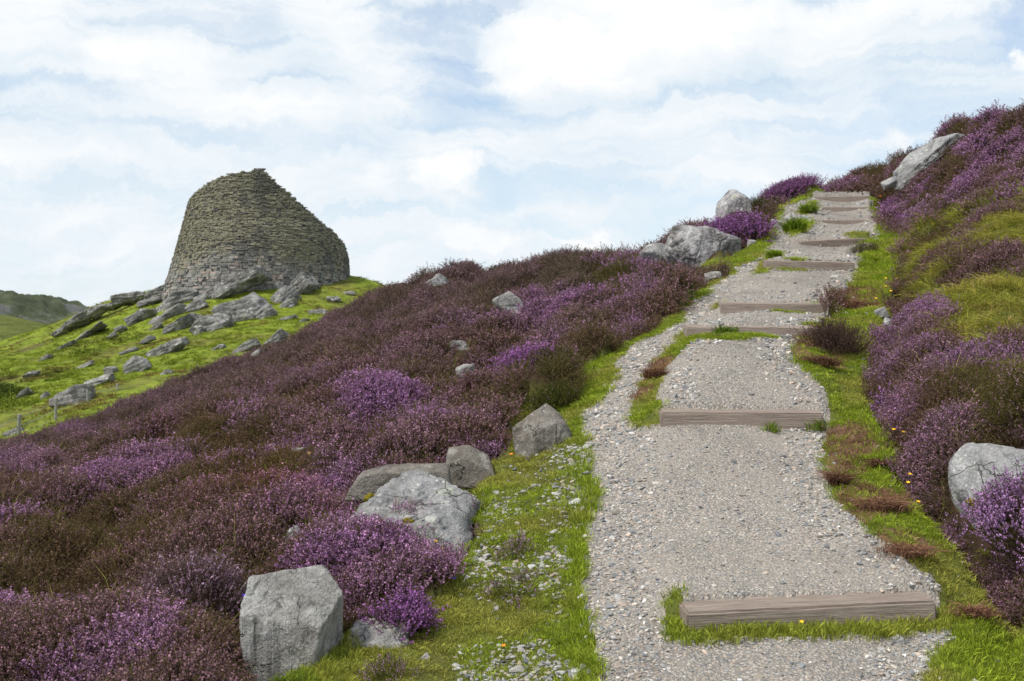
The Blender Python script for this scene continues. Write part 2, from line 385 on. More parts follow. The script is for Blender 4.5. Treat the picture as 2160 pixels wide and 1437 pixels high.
def path_mat():
    t = NT('path_gravel'); co = t.coord('Object')
    def layer(scale, seed):
        m = t.n('ShaderNodeMapping'); m.inputs['Location'].default_value = (seed, seed*1.7, 0); t.l(co, m.inputs['Vector'])
        v = t.n('ShaderNodeTexVoronoi'); v.inputs['Scale'].default_value = scale; v.inputs['Randomness'].default_value = 1; t.l(m.outputs[0], v.inputs['Vector'])
        wn = t.n('ShaderNodeSeparateColor'); t.l(v.outputs['Color'], wn.inputs[0])
        col = t.ramp(wn.outputs[0], [(0, (.18, .185, .195)), (.22, (.32, .318, .315)), (.45, (.43, .405, .37)), (.65, (.52, .465, .405)), (.85, (.52, .415, .33)), (1, (.70, .67, .63))])
        hh = t.math('SUBTRACT', 1.0, t.math('MULTIPLY', v.outputs['Distance'], 1.5), True)
        return col, hh, wn.outputs[1]
    c1, h1, r1 = layer(55, 0); c2, h2, r2 = layer(110, 5); c3, h3, r3 = layer(28, 9)
    pick = t.ramp(r1, [(.5, 0), (.52, 1)])
    c = t.mix(pick, c1, c2)
    big = t.math('MULTIPLY', t.ramp(r3, [(.86, 0), (.88, 1)]), t.ramp(h3, [(.35, 0), (.42, 1)]))
    c = t.mix(big, c, c3)
    gap = t.ramp(h1, [(.15, .45), (.55, 1.0)])
    c = t.mix(1.0, c, gap, 'MULTIPLY')
    dust = t.ramp(t.noise(co, 1.3, 5), [(.42, 0), (.68, .55)])
    c = t.mix(dust, c, (.30, .275, .24))
    c = t.mix(t.ramp(t.noise(co, 300, 2), [(.3, 0.0), (.8, .5)]), c, (.42, .38, .34))
    c = t.mix(1.0, c, t.ramp(t.noise(co, .9, 6, .62, .6), [(.34, .78), (.5, 1.0), (.7, 1.06)]), 'MULTIPLY')
    h = t.math('ADD', t.math('ADD', h1, t.math('MULTIPLY', h2, .5)), t.math('MULTIPLY', big, 1.2))
    return t.surf(c, .9, t.bump(h, .8, .012), .2)
def hill_mat():
    t = NT('hill_grass'); co = t.coord('Object')
    n1 = t.noise(co, .16, 6, .62); n2 = t.noise(co, .9, 6, .65); n3 = t.noise(co, 5, 4)
    c = t.ramp(n2, [(.28, (.06, .075, .018)), (.45, (.15, .20, .022)), (.6, (.23, .29, .033)), (.78, (.27, .27, .06))])
    c = t.mix(t.ramp(n1, [(.50, 0), (.68, .8)]), c, t.ramp(n2, [(.3, (.06, .05, .025)), (.7, (.20, .14, .065))]))
    c = t.mix(1., c, t.ramp(n3, [(.25, .6), (.75, 1.25)]), 'MULTIPLY')
    h = t.math('ADD', n2, t.math('MULTIPLY', n3, .3))
    return t.surf(c, .95, t.bump(h, .8, .5), .1)
def far_mat():
    t = NT('distant_heath'); co = t.coord('Object')
    a = t.n('ShaderNodeAttribute', attribute_name='mask'); sp = t.n('ShaderNodeSeparateColor'); t.l(a.outputs['Color'], sp.inputs[0])
    n1 = t.noise(t.scale(co, (1, .5, 1)), .05, 7, .7); n2 = t.noise(co, .3, 5, .7)
    rock = t.ramp(n1, [(.35, (.045, .056, .035)), (.48, (.075, .088, .05)), (.56, (.135, .14, .135)), (.75, (.085, .092, .08))])
    gr = t.ramp(n2, [(.3, (.06, .075, .02)), (.7, (.15, .17, .045))])
    c = t.mix(sp.outputs['Blue'], gr, rock)
    return t.surf(c, .95, t.bump(n1, .8, 4.0), .05)

# ------------------------------------------------------------------ the ground: one continuous sheet, cut at its own boundaries
def terrain():
    ys = [.8]
    while ys[-1] < 2200:
        y = ys[-1]; ys.append(y*(1.02 if y < 4.6 else 1.0055 if y < 32 else 1.007 if y < 125 else 1.02))
    ys = np.array(ys)
    t = np.concatenate([-np.linspace(3.2, .55, 60)[:-1], np.linspace(-.55, .55, 640), np.linspace(.55, 3.2, 60)[1:]])
    T, Y = np.meshgrid(t, ys); X = T*Y
    zb = Hbase(X, Y); zn = zones(X, Y, zb); Z = H(X, Y, zn)
    V = np.stack([X, Y, Z], -1).reshape(-1, 3); nr, nc = X.shape
    idx = np.arange(nr*nc).reshape(nr, nc)
    Q = np.stack([idx[:-1, :-1], idx[:-1, 1:], idx[1:, 1:], idx[1:, :-1]], -1).reshape(-1, 4)
    rock = sstep(235, 245, Y)
    mask = np.stack([(zn['grass'] | zn['long']).astype(float)*(1-.35*zn['stony']), zn['gravel'].astype(float), np.maximum(zn['dead'], rock), np.ones_like(X)], -1).reshape(-1, 4)
    g = zn['gravel'].reshape(-1); yq = V[Q[:, 0], 1]; gq = (g[Q].sum(1) >= 2)
    parts = [('ground', (yq < 43) & ~gq, ground_mat(), 'heather moorland ground falling away left of the path'),
             ('path', (yq < 43) & gq, path_mat(), 'grey gravel path climbing the hill in timber edged steps'),
             ('grassy_hill', (yq >= 43) & (yq < 165), hill_mat(), 'bright green grassy hill under the ruined stone tower'),
             ('distant_hills', yq >= 165, far_mat(), 'dark craggy hill far off behind the green slope')]
    for name, m, mat, lab in parts:
        q = Q[m]; used, inv = np.unique(q.ravel(), return_inverse=True)
        me = np_mesh(name, V[used], inv.reshape(-1, 4), [mat]); add_attr(me, 'mask', mask[used])
        tag(link(name, me), lab, None, None, 'structure')
terrain()
exec_parts = True

# ------------------------------------------------------------------ rocks
def ico(sub):
    bm = bmesh.new(); bmesh.ops.create_icosphere(bm, subdivisions=sub, radius=1)
    v = np.array([x.co[:] for x in bm.verts]); f = np.array([[x.index for x in q.verts] for q in bm.faces]); bm.free(); return v, f
ICO = {k: ico(k) for k in (2, 3, 4, 5, 6)}
def rock_mesh(name, size, mat, seed, planes=None, sub=5, sharp=22, rough=.05, strata=0.0, sdir=(0, 0, 1), nplanes=11):
    v, f = ICO[sub]; rs = np.random.default_rng(seed)
    if planes is None:
        planes = [((1, 0, 0), .95), ((-1, 0, 0), .95), ((0, 1, 0), .95), ((0, -1, 0), .95), ((0, 0, 1), .95), ((0, 0, -1), .95)]
        for _ in range(nplanes):
            n = rs.normal(size=3); planes.append((n/np.linalg.norm(n), rs.uniform(.72, 1.0)))
    acc = np.zeros(len(v))
    for n, h in planes:
        n = np.array(n, float); n /= np.linalg.norm(n); acc += np.maximum(v@n/h, 0)**sharp
    r = acc**(-1/sharp)
    p = v*np.minimum(r, 1.75)[:, None]*np.array(size)/2
    S = float(np.mean(size)); o = rs.uniform(0, 50, 3)
    q0 = fbm3(p/S*3.0+o, seed, 3); st = q0*9; fr = st-np.floor(st); ter = (np.floor(st)+sstep(.35, .65, fr))/9
    ax = rs.normal(size=3); ax /= np.linalg.norm(ax); q1 = (p@ax)/S*3.2+(fbm3(p/S*1.5+o, seed+5, 3)-.5)*1.6
    crk = -np.exp(-((np.abs((q1 % 1)-.5))/.035)**2)*(fbm3(p/S*1.8+o+9, seed+6, 2) > .5)
    d = (ter-.5)*2.6+(fbm3(p/S*9+o, seed+3, 4)-.5)*.9+(fbm3(p/S*30+o, seed+4, 2)-.5)*.3+crk*.5
    if strata:
        sd = np.array(sdir, float); sd /= np.linalg.norm(sd); q = p@sd/S*7+(fbm3(p/S*2+o, seed+9, 3)-.5)*1.0
        d = d+strata*(np.abs((q % 1)-.5)*2-.5)*1.2
        q2 = q*.37; d = d-strata*1.3*np.exp(-(((q2 % 1)-.5)/.06)**2)
    p = p+v*(d*rough*S)[:, None]
    return np_mesh(name, p, f, [mat], smooth=True)

def rock_mat(name, dark, mid, light, lichen=.5, warm=(.20, .16, .12), warm_amt=.3, scale=1.0, strata=None, moss=0.0, sc=.68):
    t = NT(name); co = t.n('ShaderNodeTexCoord').outputs['Object']
    inf = t.n('ShaderNodeObjectInfo'); off = t.n('ShaderNodeVectorMath', operation='MULTIPLY_ADD')
    cv = t.n('ShaderNodeCombineXYZ')
    for k in range(3): t.l(inf.outputs['Random'], cv.inputs[k])
    t.l(cv.outputs[0], off.inputs[0]); off.inputs[1].default_value = (37, 53, 71); t.l(co, off.inputs[2]); co = off.outputs[0]
    n1 = t.noise(co, 3.0*scale, 8, .65, .3); n2 = t.noise(co, 14*scale, 6, .7); n3 = t.noise(co, 70*scale, 3, .7)
    c = t.ramp(n1, [(.28, dark), (.5, mid), (.72, light)])
    c = t.mix(t.ramp(t.noise(co, 1.7*scale, 5), [(.5, 0), (.75, warm_amt)]), c, warm)
    c = t.mix(1.0, c, t.ramp(n3, [(.25, .55), (.5, 1.0), (.8, 1.4)]), 'MULTIPLY')
    c = t.mix(1.0, c, t.ramp(n2, [(.3, .65), (.7, 1.25)]), 'MULTIPLY')
    if strata:
        w = t.noise(t.scale(co, strata), 1.0, 5, .6, .6)
        c = t.mix(1.0, c, t.ramp(w, [(.34, sc), (.45, 1.0), (.6, 1.08), (.72, min(1, sc+.15))]), 'MULTIPLY')
    # lichen blotches: pale islands with ragged rims
    lv = t.math('ADD', t.vor(co, 6*scale), t.math('MULTIPLY', t.math('SUBTRACT', n2, .5), .9))
    lm = t.math('MULTIPLY', t.ramp(lv, [(.21, 1), (.25, 0)]), t.ramp(t.noise(co, 2.2*scale, 3), [(.40, 0), (.52, 1)]))
    c = t.mix(t.math('MULTIPLY', lm, lichen), c, (.55, .56, .52))
    sp = t.math('MULTIPLY', t.ramp(t.math('ADD', t.vor(co, 19*scale), t.math('MULTIPLY', t.math('SUBTRACT', n3, .5), .35)), [(.17, 1), (.22, 0)]), t.ramp(t.noise(co, 3.1*scale, 3), [(.48, 0), (.58, 1)]))
    c = t.mix(t.math('MULTIPLY', sp, lichen), c, (.66, .66, .62))
    lm2 = t.ramp(t.math('ADD', t.vor(co, 2.6*scale), t.math('MULTIPLY', t.math('SUBTRACT', n2, .5), .7)), [(.14, 1), (.22, 0)])
    c = t.mix(t.math('MULTIPLY', lm2, lichen*.6), c, (.40, .43, .33))
    if moss:
        g = t.n('ShaderNodeNewGeometry'); mm = t.ramp(t.noise(co, 4*scale, 4), [(.62, 0), (.68, moss)])
        c = t.mix(mm, c, (.16, .13, .02))
    wv = t.n('ShaderNodeVectorMath', operation='MULTIPLY_ADD'); nn = t.n('ShaderNodeTexNoise'); nn.inputs['Scale'].default_value = 4*scale; nn.inputs['Detail'].default_value = 4; t.l(co, nn.inputs['Vector'])
    t.l(nn.outputs['Color'], wv.inputs[0]); wv.inputs[1].default_value = (.45/scale,)*3; t.l(co, wv.inputs[2])
    crack = t.ramp(t.vor(wv.outputs[0], 2.6*scale, 'DISTANCE_TO_EDGE'), [(0, 0), (.016, 1)])
    crack = t.mix(t.ramp(t.noise(co, 1.9*scale, 2), [(.46, 1), (.56, 0)]), crack, (1, 1, 1))
    c = t.mix(1.0, c, t.ramp(crack, [(0, .55), (1, 1)]), 'MULTIPLY')
    h = t.math('ADD', t.math('ADD', n2, t.math('MULTIPLY', n3, .45)), t.math('MULTIPLY', n1, 1.5))
    if strata: h = t.math('ADD', h, t.math('MULTIPLY', w, 2.0))
    h = t.math('ADD', h, t.math('MULTIPLY', crack, .8))
    return t.surf(c, .9, t.bump(h, .95, .04/scale), .2)

M['rock_grey'] = rock_mat('grey_lichen_rock', (.16, .16, .165), (.33, .33, .335), (.52, .52, .52), .8)
M['rock_block'] = rock_mat('streaked_grey_rock', (.20, .195, .18), (.33, .325, .31), (.46, .46, .46), .35, (.16, .12, .08), .55, 1.2, strata=(15, 15, 1.0), sc=.38)
M['rock_brown'] = rock_mat('brown_grey_rock', (.13, .115, .10), (.23, .21, .185), (.33, .31, .285), .3, (.19, .145, .105), .6)
M['rock_pale'] = rock_mat('pale_rock', (.25, .25, .245), (.40, .39, .38), (.55, .54, .53), .5)
M['rock_streak'] = rock_mat('white_streaked_rock', (.12, .115, .12), (.34, .33, .34), (.70, .69, .68), 1.0, (.10, .07, .03), .5, .9, strata=(4, 4, .8), sc=.5)
M['crag'] = rock_mat('layered_crag_rock', (.085, .085, .085), (.24, .235, .23), (.46, .45, .44), .8, (.15, .125, .10), .4, .45, strata=(1.0, 1.0, 5.0), sc=.5)
FOOT = []
def rock(name, label, cat, box, size3=None, mat='rock_grey', seed=0, planes=None, ang=0, tiltx=0, rotz=0, Y=None, sink=.25, sub=5, group=None, **kw):
    """box = px0, px1, py0, py1 in the photo; the rock's own size comes from its distance"""
    x0, x1, y0, y1 = box; cx = (x0+x1)/2
    if Y is None: _, Y = hit(cx, y1-.12*(y1-y0))
    FOOT.append((x0, x1, y0, y1, Y)); w = (x1-x0)/F*Y; h = (y1-y0)/F*Y
    d = (size3 or .8)*min(w, h*1.6)
    z0 = (CY-y1)/F*Y
    Yc = Y+d*.35
    hh = h*(1+sink)
    me = rock_mesh(name, (w*1.03, d, hh*1.03), M[mat], seed, planes, sub, **kw)
    o = link(name, me); o.location = ((cx-CX)/F*Yc, Yc, (CY-y0)/F*Yc-hh/2)
    o.rotation_euler = (math.radians(tiltx), math.radians(-ang), math.radians(rotz))
    return tag(o, label, cat, group)
B6 = lambda top, front, left=((-1, 0, .0), .9), right=((1, 0, -.1), .9): [top, front, left, right, ((0, 1, 0), .9), ((0, 0, -1), 1.0)]
rock('boulder', 'squared grey block of rock standing upright in the grass beside the heather', 'rock', (518, 728, 1192, 1412), .95, 'rock_block', 3,
     [((.02, -.44, .90), .52), ((-.25, .75, .62), .95), ((-.10, -1, .03), .86), ((-1, .0, -.10), .95), ((1, -.25, -.22), .84), ((.8, .5, .2), .92), ((0, 1, 0), .95), ((0, 0, -1), 1.0)], Y=5.66, sink=.12, sub=6, sharp=34, rough=.022)
rock('rock', 'small low wedge of pale rock half under a vivid purple heather clump', 'rock', (730, 880, 1308, 1378), 1.1, 'rock_pale', 11,
     [((-.35, -.35, .85), .55), ((.3, -.7, .5), .8), ((-1, 0, .2), .95), ((1, 0, 0), .8), ((0, 1, 0), .9), ((0, 0, -1), 1.0), ((0, -1, .1), .9)], sub=5, rough=.05)
rock('boulder', 'broad flat topped pale boulder with yellow moss and white lichen', 'rock', (734, 1012, 1003, 1108), 2.4, 'rock_grey', 5,
     [((.03, -.55, .83), .50), ((.45, -.75, .35), .80), ((-.35, -.8, .25), .86), ((-1, 0, .15), .95), ((1, -.1, .05), .92), ((.6, .6, .4), .80), ((-.6, .5, .45), .80), ((0, 1, 0), .92), ((0, 0, -1), 1.0), ((.75, -.3, .5), .80), ((-.7, -.3, .55), .84)], Y=7.5, sink=.5, sub=6, sharp=26, rough=.075)
rock('rock', 'long grey slab of rock standing behind the broad flat boulder', 'rock', (748, 952, 980, 1018), .9, 'rock_brown', 6,
     [((.0, -.25, .95), .72), ((-.55, -.1, .8), .86), ((0, -1, .15), .8), ((-1, 0, .2), .96), ((1, 0, .05), .96), ((0, 1, 0), .9), ((0, 0, -1), 1)], Y=8.3, sink=.9, sub=5, sharp=34, rough=.03, ang=1)
rock('rock', 'low dark rock with round lichen rings under overhanging heather', 'rock', (938, 1042, 948, 990), 1.0, 'rock_brown', 8,
     [((.5, -.35, .8), .62), ((-.2, -.4, .9), .75), ((0, -1, .2), .85), ((-1, 0, .1), .95), ((1, 0, .3), .9), ((0, 1, 0), .9), ((0, 0, -1), 1)], Y=8.9, sink=.9, sub=5, rough=.04)
rock('boulder', 'angular brown grey boulder on the grass verge left of the gravel', 'rock', (1078, 1207, 858, 962), .95, 'rock_brown', 9,
     [((.12, -.45, .88), .70), ((-.75, -.45, .35), .74), ((.45, -.85, .05), .76), ((-1, .1, -.1), .92), ((1, 0, .25), .9), ((0, 1, 0), .9), ((0, 0, -1), 1), ((.65, -.1, .7), .86), ((-.5, .1, .85), .82)], Y=9.2, sub=6, sharp=30, rough=.035, ang=6)
rock('boulder', 'large grey and white streaked outcrop left of the upper path under purple heather', 'rock', (1405, 1565, 488, 566), 1.3, 'rock_streak', 12, None, Y=19.6, sub=6, rough=.05, tiltx=-12)
rock('boulder', 'smaller smooth grey outcrop just left of the white streaked outcrop', 'rock', (1345, 1425, 512, 556), 1.0, 'rock_grey', 13, None, Y=20.8, sub=5, rough=.04, ang=12)
rock('boulder', 'rounded lichen spotted boulder standing against the sky near the top steps', 'rock', (1514, 1586, 402, 478), .9, 'rock_streak', 15,
     [((-.62, -.2, .75), .78), ((.1, -.3, .95), .92), ((0, -1, .15), .9), ((-1, 0, .1), .98), ((1, 0, .1), .86), ((0, 1, 0), .9), ((0, 0, -1), 1), ((.6, 0, .8), .92)], Y=24.3, sub=5, sharp=16, rough=.04)
rock('rock', 'small pale stone showing below the white streaked outcrop beside the grass', 'rock', (1574, 1600, 505, 530), .9, 'rock_pale', 16, None, Y=20.3, sub=4)
rock('boulder', 'pale boulder sunk in the heather below the dark green heather knoll', 'rock', (1050, 1112, 614, 674), .9, 'rock_pale', 17, None, Y=18.2, sub=5, ang=28, rough=.045)
rock('boulder', 'big rounded grey boulder with white lichen at the right edge', 'rock', (2024, 2200, 940, 1112), .9, 'rock_grey', 19,
     [((-.72, -.35, .62), .74), ((-.15, -.5, .86), .86), ((-.45, -.9, .05), .82), ((.3, -1, .1), .86), ((-1, 0, -.15), .92), ((1, 0, 0), .95), ((0, 1, 0), .9), ((0, 0, -1), 1), ((.2, .2, 1), .96)], Y=6.95, sub=6, sharp=16, rough=.035, sink=.2)
rock('outcrop', 'long bare grey rock slab slanting through the heather on the right skyline', 'rock', (1880, 2022, 315, 339), 1.9, 'rock_grey', 21,
     [((0, -.6, .8), .6), ((0, -1, 0), .9), ((-1, 0, .2), .98), ((1, 0, .2), .98), ((0, 1, 0), .9), ((0, 0, -1), 1), ((.6, -.2, .7), .8), ((-.5, -.3, .7), .9)], Y=24.2, sub=6, ang=40, rough=.05, sink=.45, strata=.2)
rock('rock', 'low pale slab at the foot of the long slanting skyline slab', 'rock', (1862, 1902, 374, 390), 1.1, 'rock_grey', 22, None, Y=24.6, sub=4, ang=25)
for k, (lab, box, mat, ang) in enumerate([
        ('flat pale stone showing between heather mounds below the knoll', (944, 994, 720, 748), 'rock_pale', 0),
        ('thin pale stone lying in heather just below the flat pale stone', (962, 1004, 768, 788), 'rock_pale', 0),
        ('upright white stone with orange lichen among mid slope heather', (778, 806, 780, 818), 'rock_pale', 0),
        ('small white stone to the right of the orange lichened stone', (842, 866, 790, 806), 'rock_pale', 0),
        ('grey stone sunk in red brown heather left of the broad flat boulder', (600, 650, 1112, 1152), 'rock_grey', 15),
        ('small stone peeping beside the round bush left of the angular boulder', (1118, 1160, 810, 842), 'rock_pale', 20),
        ('grey stone half hidden in heather above the long grey slab', (612, 676, 942, 976), 'rock_grey', 10),
        ('narrow pale slab along the crest of the brown heather slope', (896, 946, 584, 600), 'rock_grey', 35),
        ('small grey stone beside the mound left of the squared block', (508, 534, 1208, 1250), 'rock_grey', -35),
        ('pale stone at the bank foot right of the third and fourth steps', (1848, 1876, 648, 666), 'rock_pale', 24),
        ('little stone below the pale stone at the bank foot', (1864, 1884, 672, 684), 'rock_grey', -18),
        ('pair of low pale stones on grass left of the fifth step', (1484, 1522, 574, 590), 'rock_pale', 5),
        ('white stone in the gully beside the upper gravel track', (1624, 1650, 462, 488), 'rock_pale', 0),
        ('pale stone beside the grassy tuft left of the seventh step', (1652, 1684, 452, 478), 'rock_pale', 20),
        ('longer pale stone between the grassy tuft and the eighth step', (1676, 1712, 452, 474), 'rock_pale', 30),
        ('small white stone at the right end of the fifth step', (1782, 1800, 566, 576), 'rock_pale', 0),
        ('small brown pebble on the grass right of the squared block', (718, 734, 1412, 1426), 'rock_brown', 0),
        ('half buried pale stone in short heather near the bottom edge', (876, 900, 1372, 1404), 'rock_pale', -40),
        ('white stone on the dead turf at the right edge of the gravel', (1920, 1942, 1160, 1172), 'rock_pale', 0),
        ('tan pebble cluster stone in front of the lowest step', (1876, 1906, 1338, 1358), 'rock_pale', 0)]):
    rock('stone', lab, 'stone', box, .9, mat, 40+k, None, ang=ang, sub=4, rough=.08, sink=.8, nplanes=10, sharp=20)

def moss(o, label, spots):
    t = NT('yellow_moss'); n = t.noise(t.coord('Object'), 60, 4, .7); mat = t.surf(t.ramp(n, [(.3, (.07, .06, .008)), (.7, (.33, .27, .03))]), .95, t.bump(n, 1, .02), .05)
    bpy.context.view_layer.update(); mw = np.array(o.matrix_world); v = np.array([q.co[:] for q in o.data.vertices]); nv = np.array([q.normal[:] for q in o.data.vertices])
    wv = v@mw[:3, :3].T+mw[:3, 3]; wn = nv@mw[:3, :3].T; px = wv[:, 0]/wv[:, 1]*F+CX; py = CY-wv[:, 2]/wv[:, 1]*F; face = (wn*wv).sum(1) < 0
    for k, (x, y, r) in enumerate(spots):
        i = np.argmin((px-x)**2+(py-y)**2+1e6*(~face)); s, f = ICO[4]; nn = fbm3(s*3.5+k*7, 5, 4); p = s*(.55+.9*nn)[:, None]*np.array([r, r*.8, r*.6])+v[i]
        link('moss_patch', np_mesh('moss_patch', p, f, [mat]), o)
_r = {o.get('label'): o for o in COL.objects}
moss(_r['broad flat topped pale boulder with yellow moss and white lichen'], '', [(780, 1042, .045), (778, 1054, .035), (860, 1100, .04)])
moss(_r['big rounded grey boulder with white lichen at the right edge'], '', [(2062, 1072, .05), (2050, 1060, .035)])
# crags and boulders on the grassy hill (cx, cy, length, thickness, slant, label)
CRAGS = [
 (462, 622, 90, 20, 30, 'pale slab lying along the lower edge of the longest slanting crag'),
 (520, 592, 70, 22, 26, 'upper slab touching the tower wall above the longest slanting crag'),
 (404, 648, 70, 24, 28, 'slab below the right end of the pale layered crag'),
 (556, 660, 46, 36, 40, 'broken block at the right foot of the biggest blocky crag'),
 (606, 640, 48, 26, 30, 'low shelf of rock under the tilted layered crag'),
 (652, 590, 40, 26, 30, 'grey stone heap at the tower foot right of the leaning crag'),
 (318, 634, 50, 18, 24, 'slab stepping down left from the pale layered crag'),
 (246, 638, 50, 14, 20, 'flat stone under the long flat skyline rock'),
 (404, 674, 46, 20, 32, 'small slab between the thin brown crag and the triangular crag'),
 (330, 690, 34, 14, 30, 'low stone left below the thin brown crag'),
 (420, 700, 30, 14, 20, 'stone at the left foot of the triangular crag'),
 (310, 715, 30, 12, 28, 'faint low stone above the dark boulder on the grass'),
 (270, 740, 36, 12, 26, 'low stone on the grass left of the double crag'),
 (180, 770, 40, 12, 25, 'low brown stone in the dark grass on the left slope'),
 (60, 790, 40, 14, 20, 'low stone among dark bushes at the left edge'),
 (540, 745, 30, 12, 30, 'white sliver of stone left of the crag half sunk behind heather'),
 (640, 676, 26, 11, 12, 'small stone above the heather crest right of the bare earth'),
 (735, 618, 26, 12, 5, 'small stone on the green slope right of the tower'),
 (490, 610, 160, 30, 27, 'longest slanting grey crag right below the left front of the stone tower'),
 (507, 654, 96, 54, 18, 'biggest blocky crag below the middle of the stone tower'),
 (540, 636, 44, 58, 60, 'upright broken crag joined to the right of the biggest blocky crag'),
 (593, 626, 70, 38, 38, 'tilted layered crag to the right of the biggest blocky crag'),
 (634, 604, 60, 38, 42, 'dark crag leaning against the foot of the tower, right of centre'),
 (372, 629, 108, 36, 24, 'pale layered crag at the bottom left corner of the tower'),
 (335, 617, 60, 26, 22, 'low rock running left from the corner of the tower'),
 (443, 682, 86, 46, 25, 'triangular crag alone on grass left below the biggest blocky crag'),
 (372, 686, 84, 28, 35, 'thin brown crag slanting below the pale layered crag'),
 (352, 664, 76, 26, 26, 'narrow split crag above the thin brown crag'),
 (296, 665, 56, 24, 32, 'dark little crag on the grass left of the narrow split crag'),
 (277, 626, 78, 20, 10, 'long flat rock on the skyline left of the tower'),
 (205, 653, 52, 18, 28, 'rock on the skyline left end above the green slope'),
 (152, 678, 84, 20, 34, 'pale slanting rock at the far left shoulder of the hill'),
 (352, 736, 74, 28, 30, 'double crag in the middle of the grassy slope'),
 (376, 722, 40, 24, 30, 'small crag on top of the double crag'),
 (282, 767, 54, 38, 32, 'dark boulder on grass left below the double crag'),
 (235, 779, 24, 17, 20, 'small dark stone left of the dark boulder on the grass'),
 (204, 804, 76, 24, 18, 'low brown crag above the biggest boulder by the fence'),
 (146, 835, 80, 44, 16, 'biggest pale boulder just behind the wire fence'),
 (46, 831, 36, 14, 32, 'slim pale rock left of the boulder behind the fence'),
 (93, 836, 22, 12, 42, 'tiny pale rock between the slim rock and the fence boulder'),
 (577, 716, 64, 26, 36, 'pale crag half sunk behind the brown heather crest'),
 (512, 734, 66, 18, 28, 'low pale crag left of the one half sunk behind heather'),
 (460, 732, 30, 13, 25, 'small rock with a tussock on the slope above the heather'),
 (670, 659, 42, 19, 12, 'rounded rock on grass right below the tower'),
 (703, 630, 28, 15, 8, 'small rock on the grass under the right foot of the tower'),
 (603, 674, 46, 12, 15, 'scatter of low stone on bare earth below the tower'),
 (850, 602, 24, 14, 0, 'right hand rock of the pair peeping over the crest'),
 (828, 603, 22, 12, 0, 'left hand rock of the pair peeping over the crest'),
 (255, 691, 22, 14, 25, 'small rock on the slope left of the thin brown crag'),
 (237, 707, 20, 12, 25, 'little rock just below the other small slope rock'),
 (180, 706, 84, 8, 33, 'thin line of rock running down the left grassy slope'),
 (128, 735, 60, 7, 35, 'lower end of the thin rock line on the left slope'),
 (95, 757, 30, 9, 33, 'pale sliver of rock low on the left grassy slope'),
 (346, 789, 34, 13, 30, 'white rock end at the edge of the brown heather'),
 (476, 822 - 60, 26, 10, 25, 'pale stone low on the slope just above the heather'),
 (22, 925, 60, 42, 25, 'jagged pale rock pile beside the leftmost fence post'),
 (425, 626, 30, 16, 20, 'small stone at the foot of the tower between crags'),
 (560, 582, 30, 20, 35, 'slab end resting on the lower wall of the tower'),
 (585, 600, 30, 26, 45, 'dark rock tucked between two crags under the tower'),
]
for k, (cx, cy, L, th, ang, lab) in enumerate(CRAGS):
    Yd = 46.5 if 'fence post' in lab else 97 if 'peeping' in lab else hit(cx, cy+th*.35)[1]
    a = math.radians(ang)
    if 'peeping' not in lab: Yd = min(Yd, 93)
    w = L*1.12/F*Yd; h = th*1.05/F*Yd
    d = max(h*1.6, w*.6); h *= .85
    me = rock_mesh('crag_rock', (w, d, h*1.25), M['crag'], 100+k, None, 5 if L > 44 else 4, sharp=44, rough=.05, strata=.30, sdir=(.12, -.25, 1), nplanes=9)
    o = link('crag_rock', me); p = W(cx, cy, Yd); o.location = p+np.array([0, d*.22, -h*.26])
    o.rotation_euler = (math.radians(-8), -a, math.radians((k*37 % 30)-15)); tag(o, lab, 'crag', 'rocks on the grassy hill')

# ------------------------------------------------------------------ timber steps
def wood_mat():
    t = NT('weathered_timber'); co = t.coord('Object')
    g = t.noise(t.scale(co, (1.2, 26, 26)), 3.0, 8, .7, .4); g2 = t.noise(t.scale(co, (3, 120, 120)), 1.5, 4, .7)
    c = t.ramp(g, [(.25, (.15, .115, .095)), (.45, (.28, .225, .19)), (.62, (.39, .325, .28)), (.8, (.48, .42, .37))])
    c = t.mix(1., c, t.ramp(g2, [(.3, .7), (.7, 1.15)]), 'MULTIPLY')
    c = t.mix(t.ramp(t.noise(co, 3.5, 4), [(.5, 0), (.8, .5)]), c, (.24, .195, .17))
    return t.surf(c, .85, t.bump(t.math('ADD', g, t.math('MULTIPLY', g2, .6)), .8, .012), .2)
M['wood'] = wood_mat()
TL = ['nearest timber step at the foot of the path, grass growing along its base', 'second timber step up the path with a grass tuft at its right end',
      'third timber step up, its right end overgrown by dead heather', 'fourth timber step up, close above the third one',
      'fifth timber step up with grass patches along its front', 'sixth timber step up, skewed so its right end sits higher',
      'seventh timber step up beside the bright grassy tuft', 'eighth timber step up, just below the topmost one', 'topmost timber step against the heather at the crest']
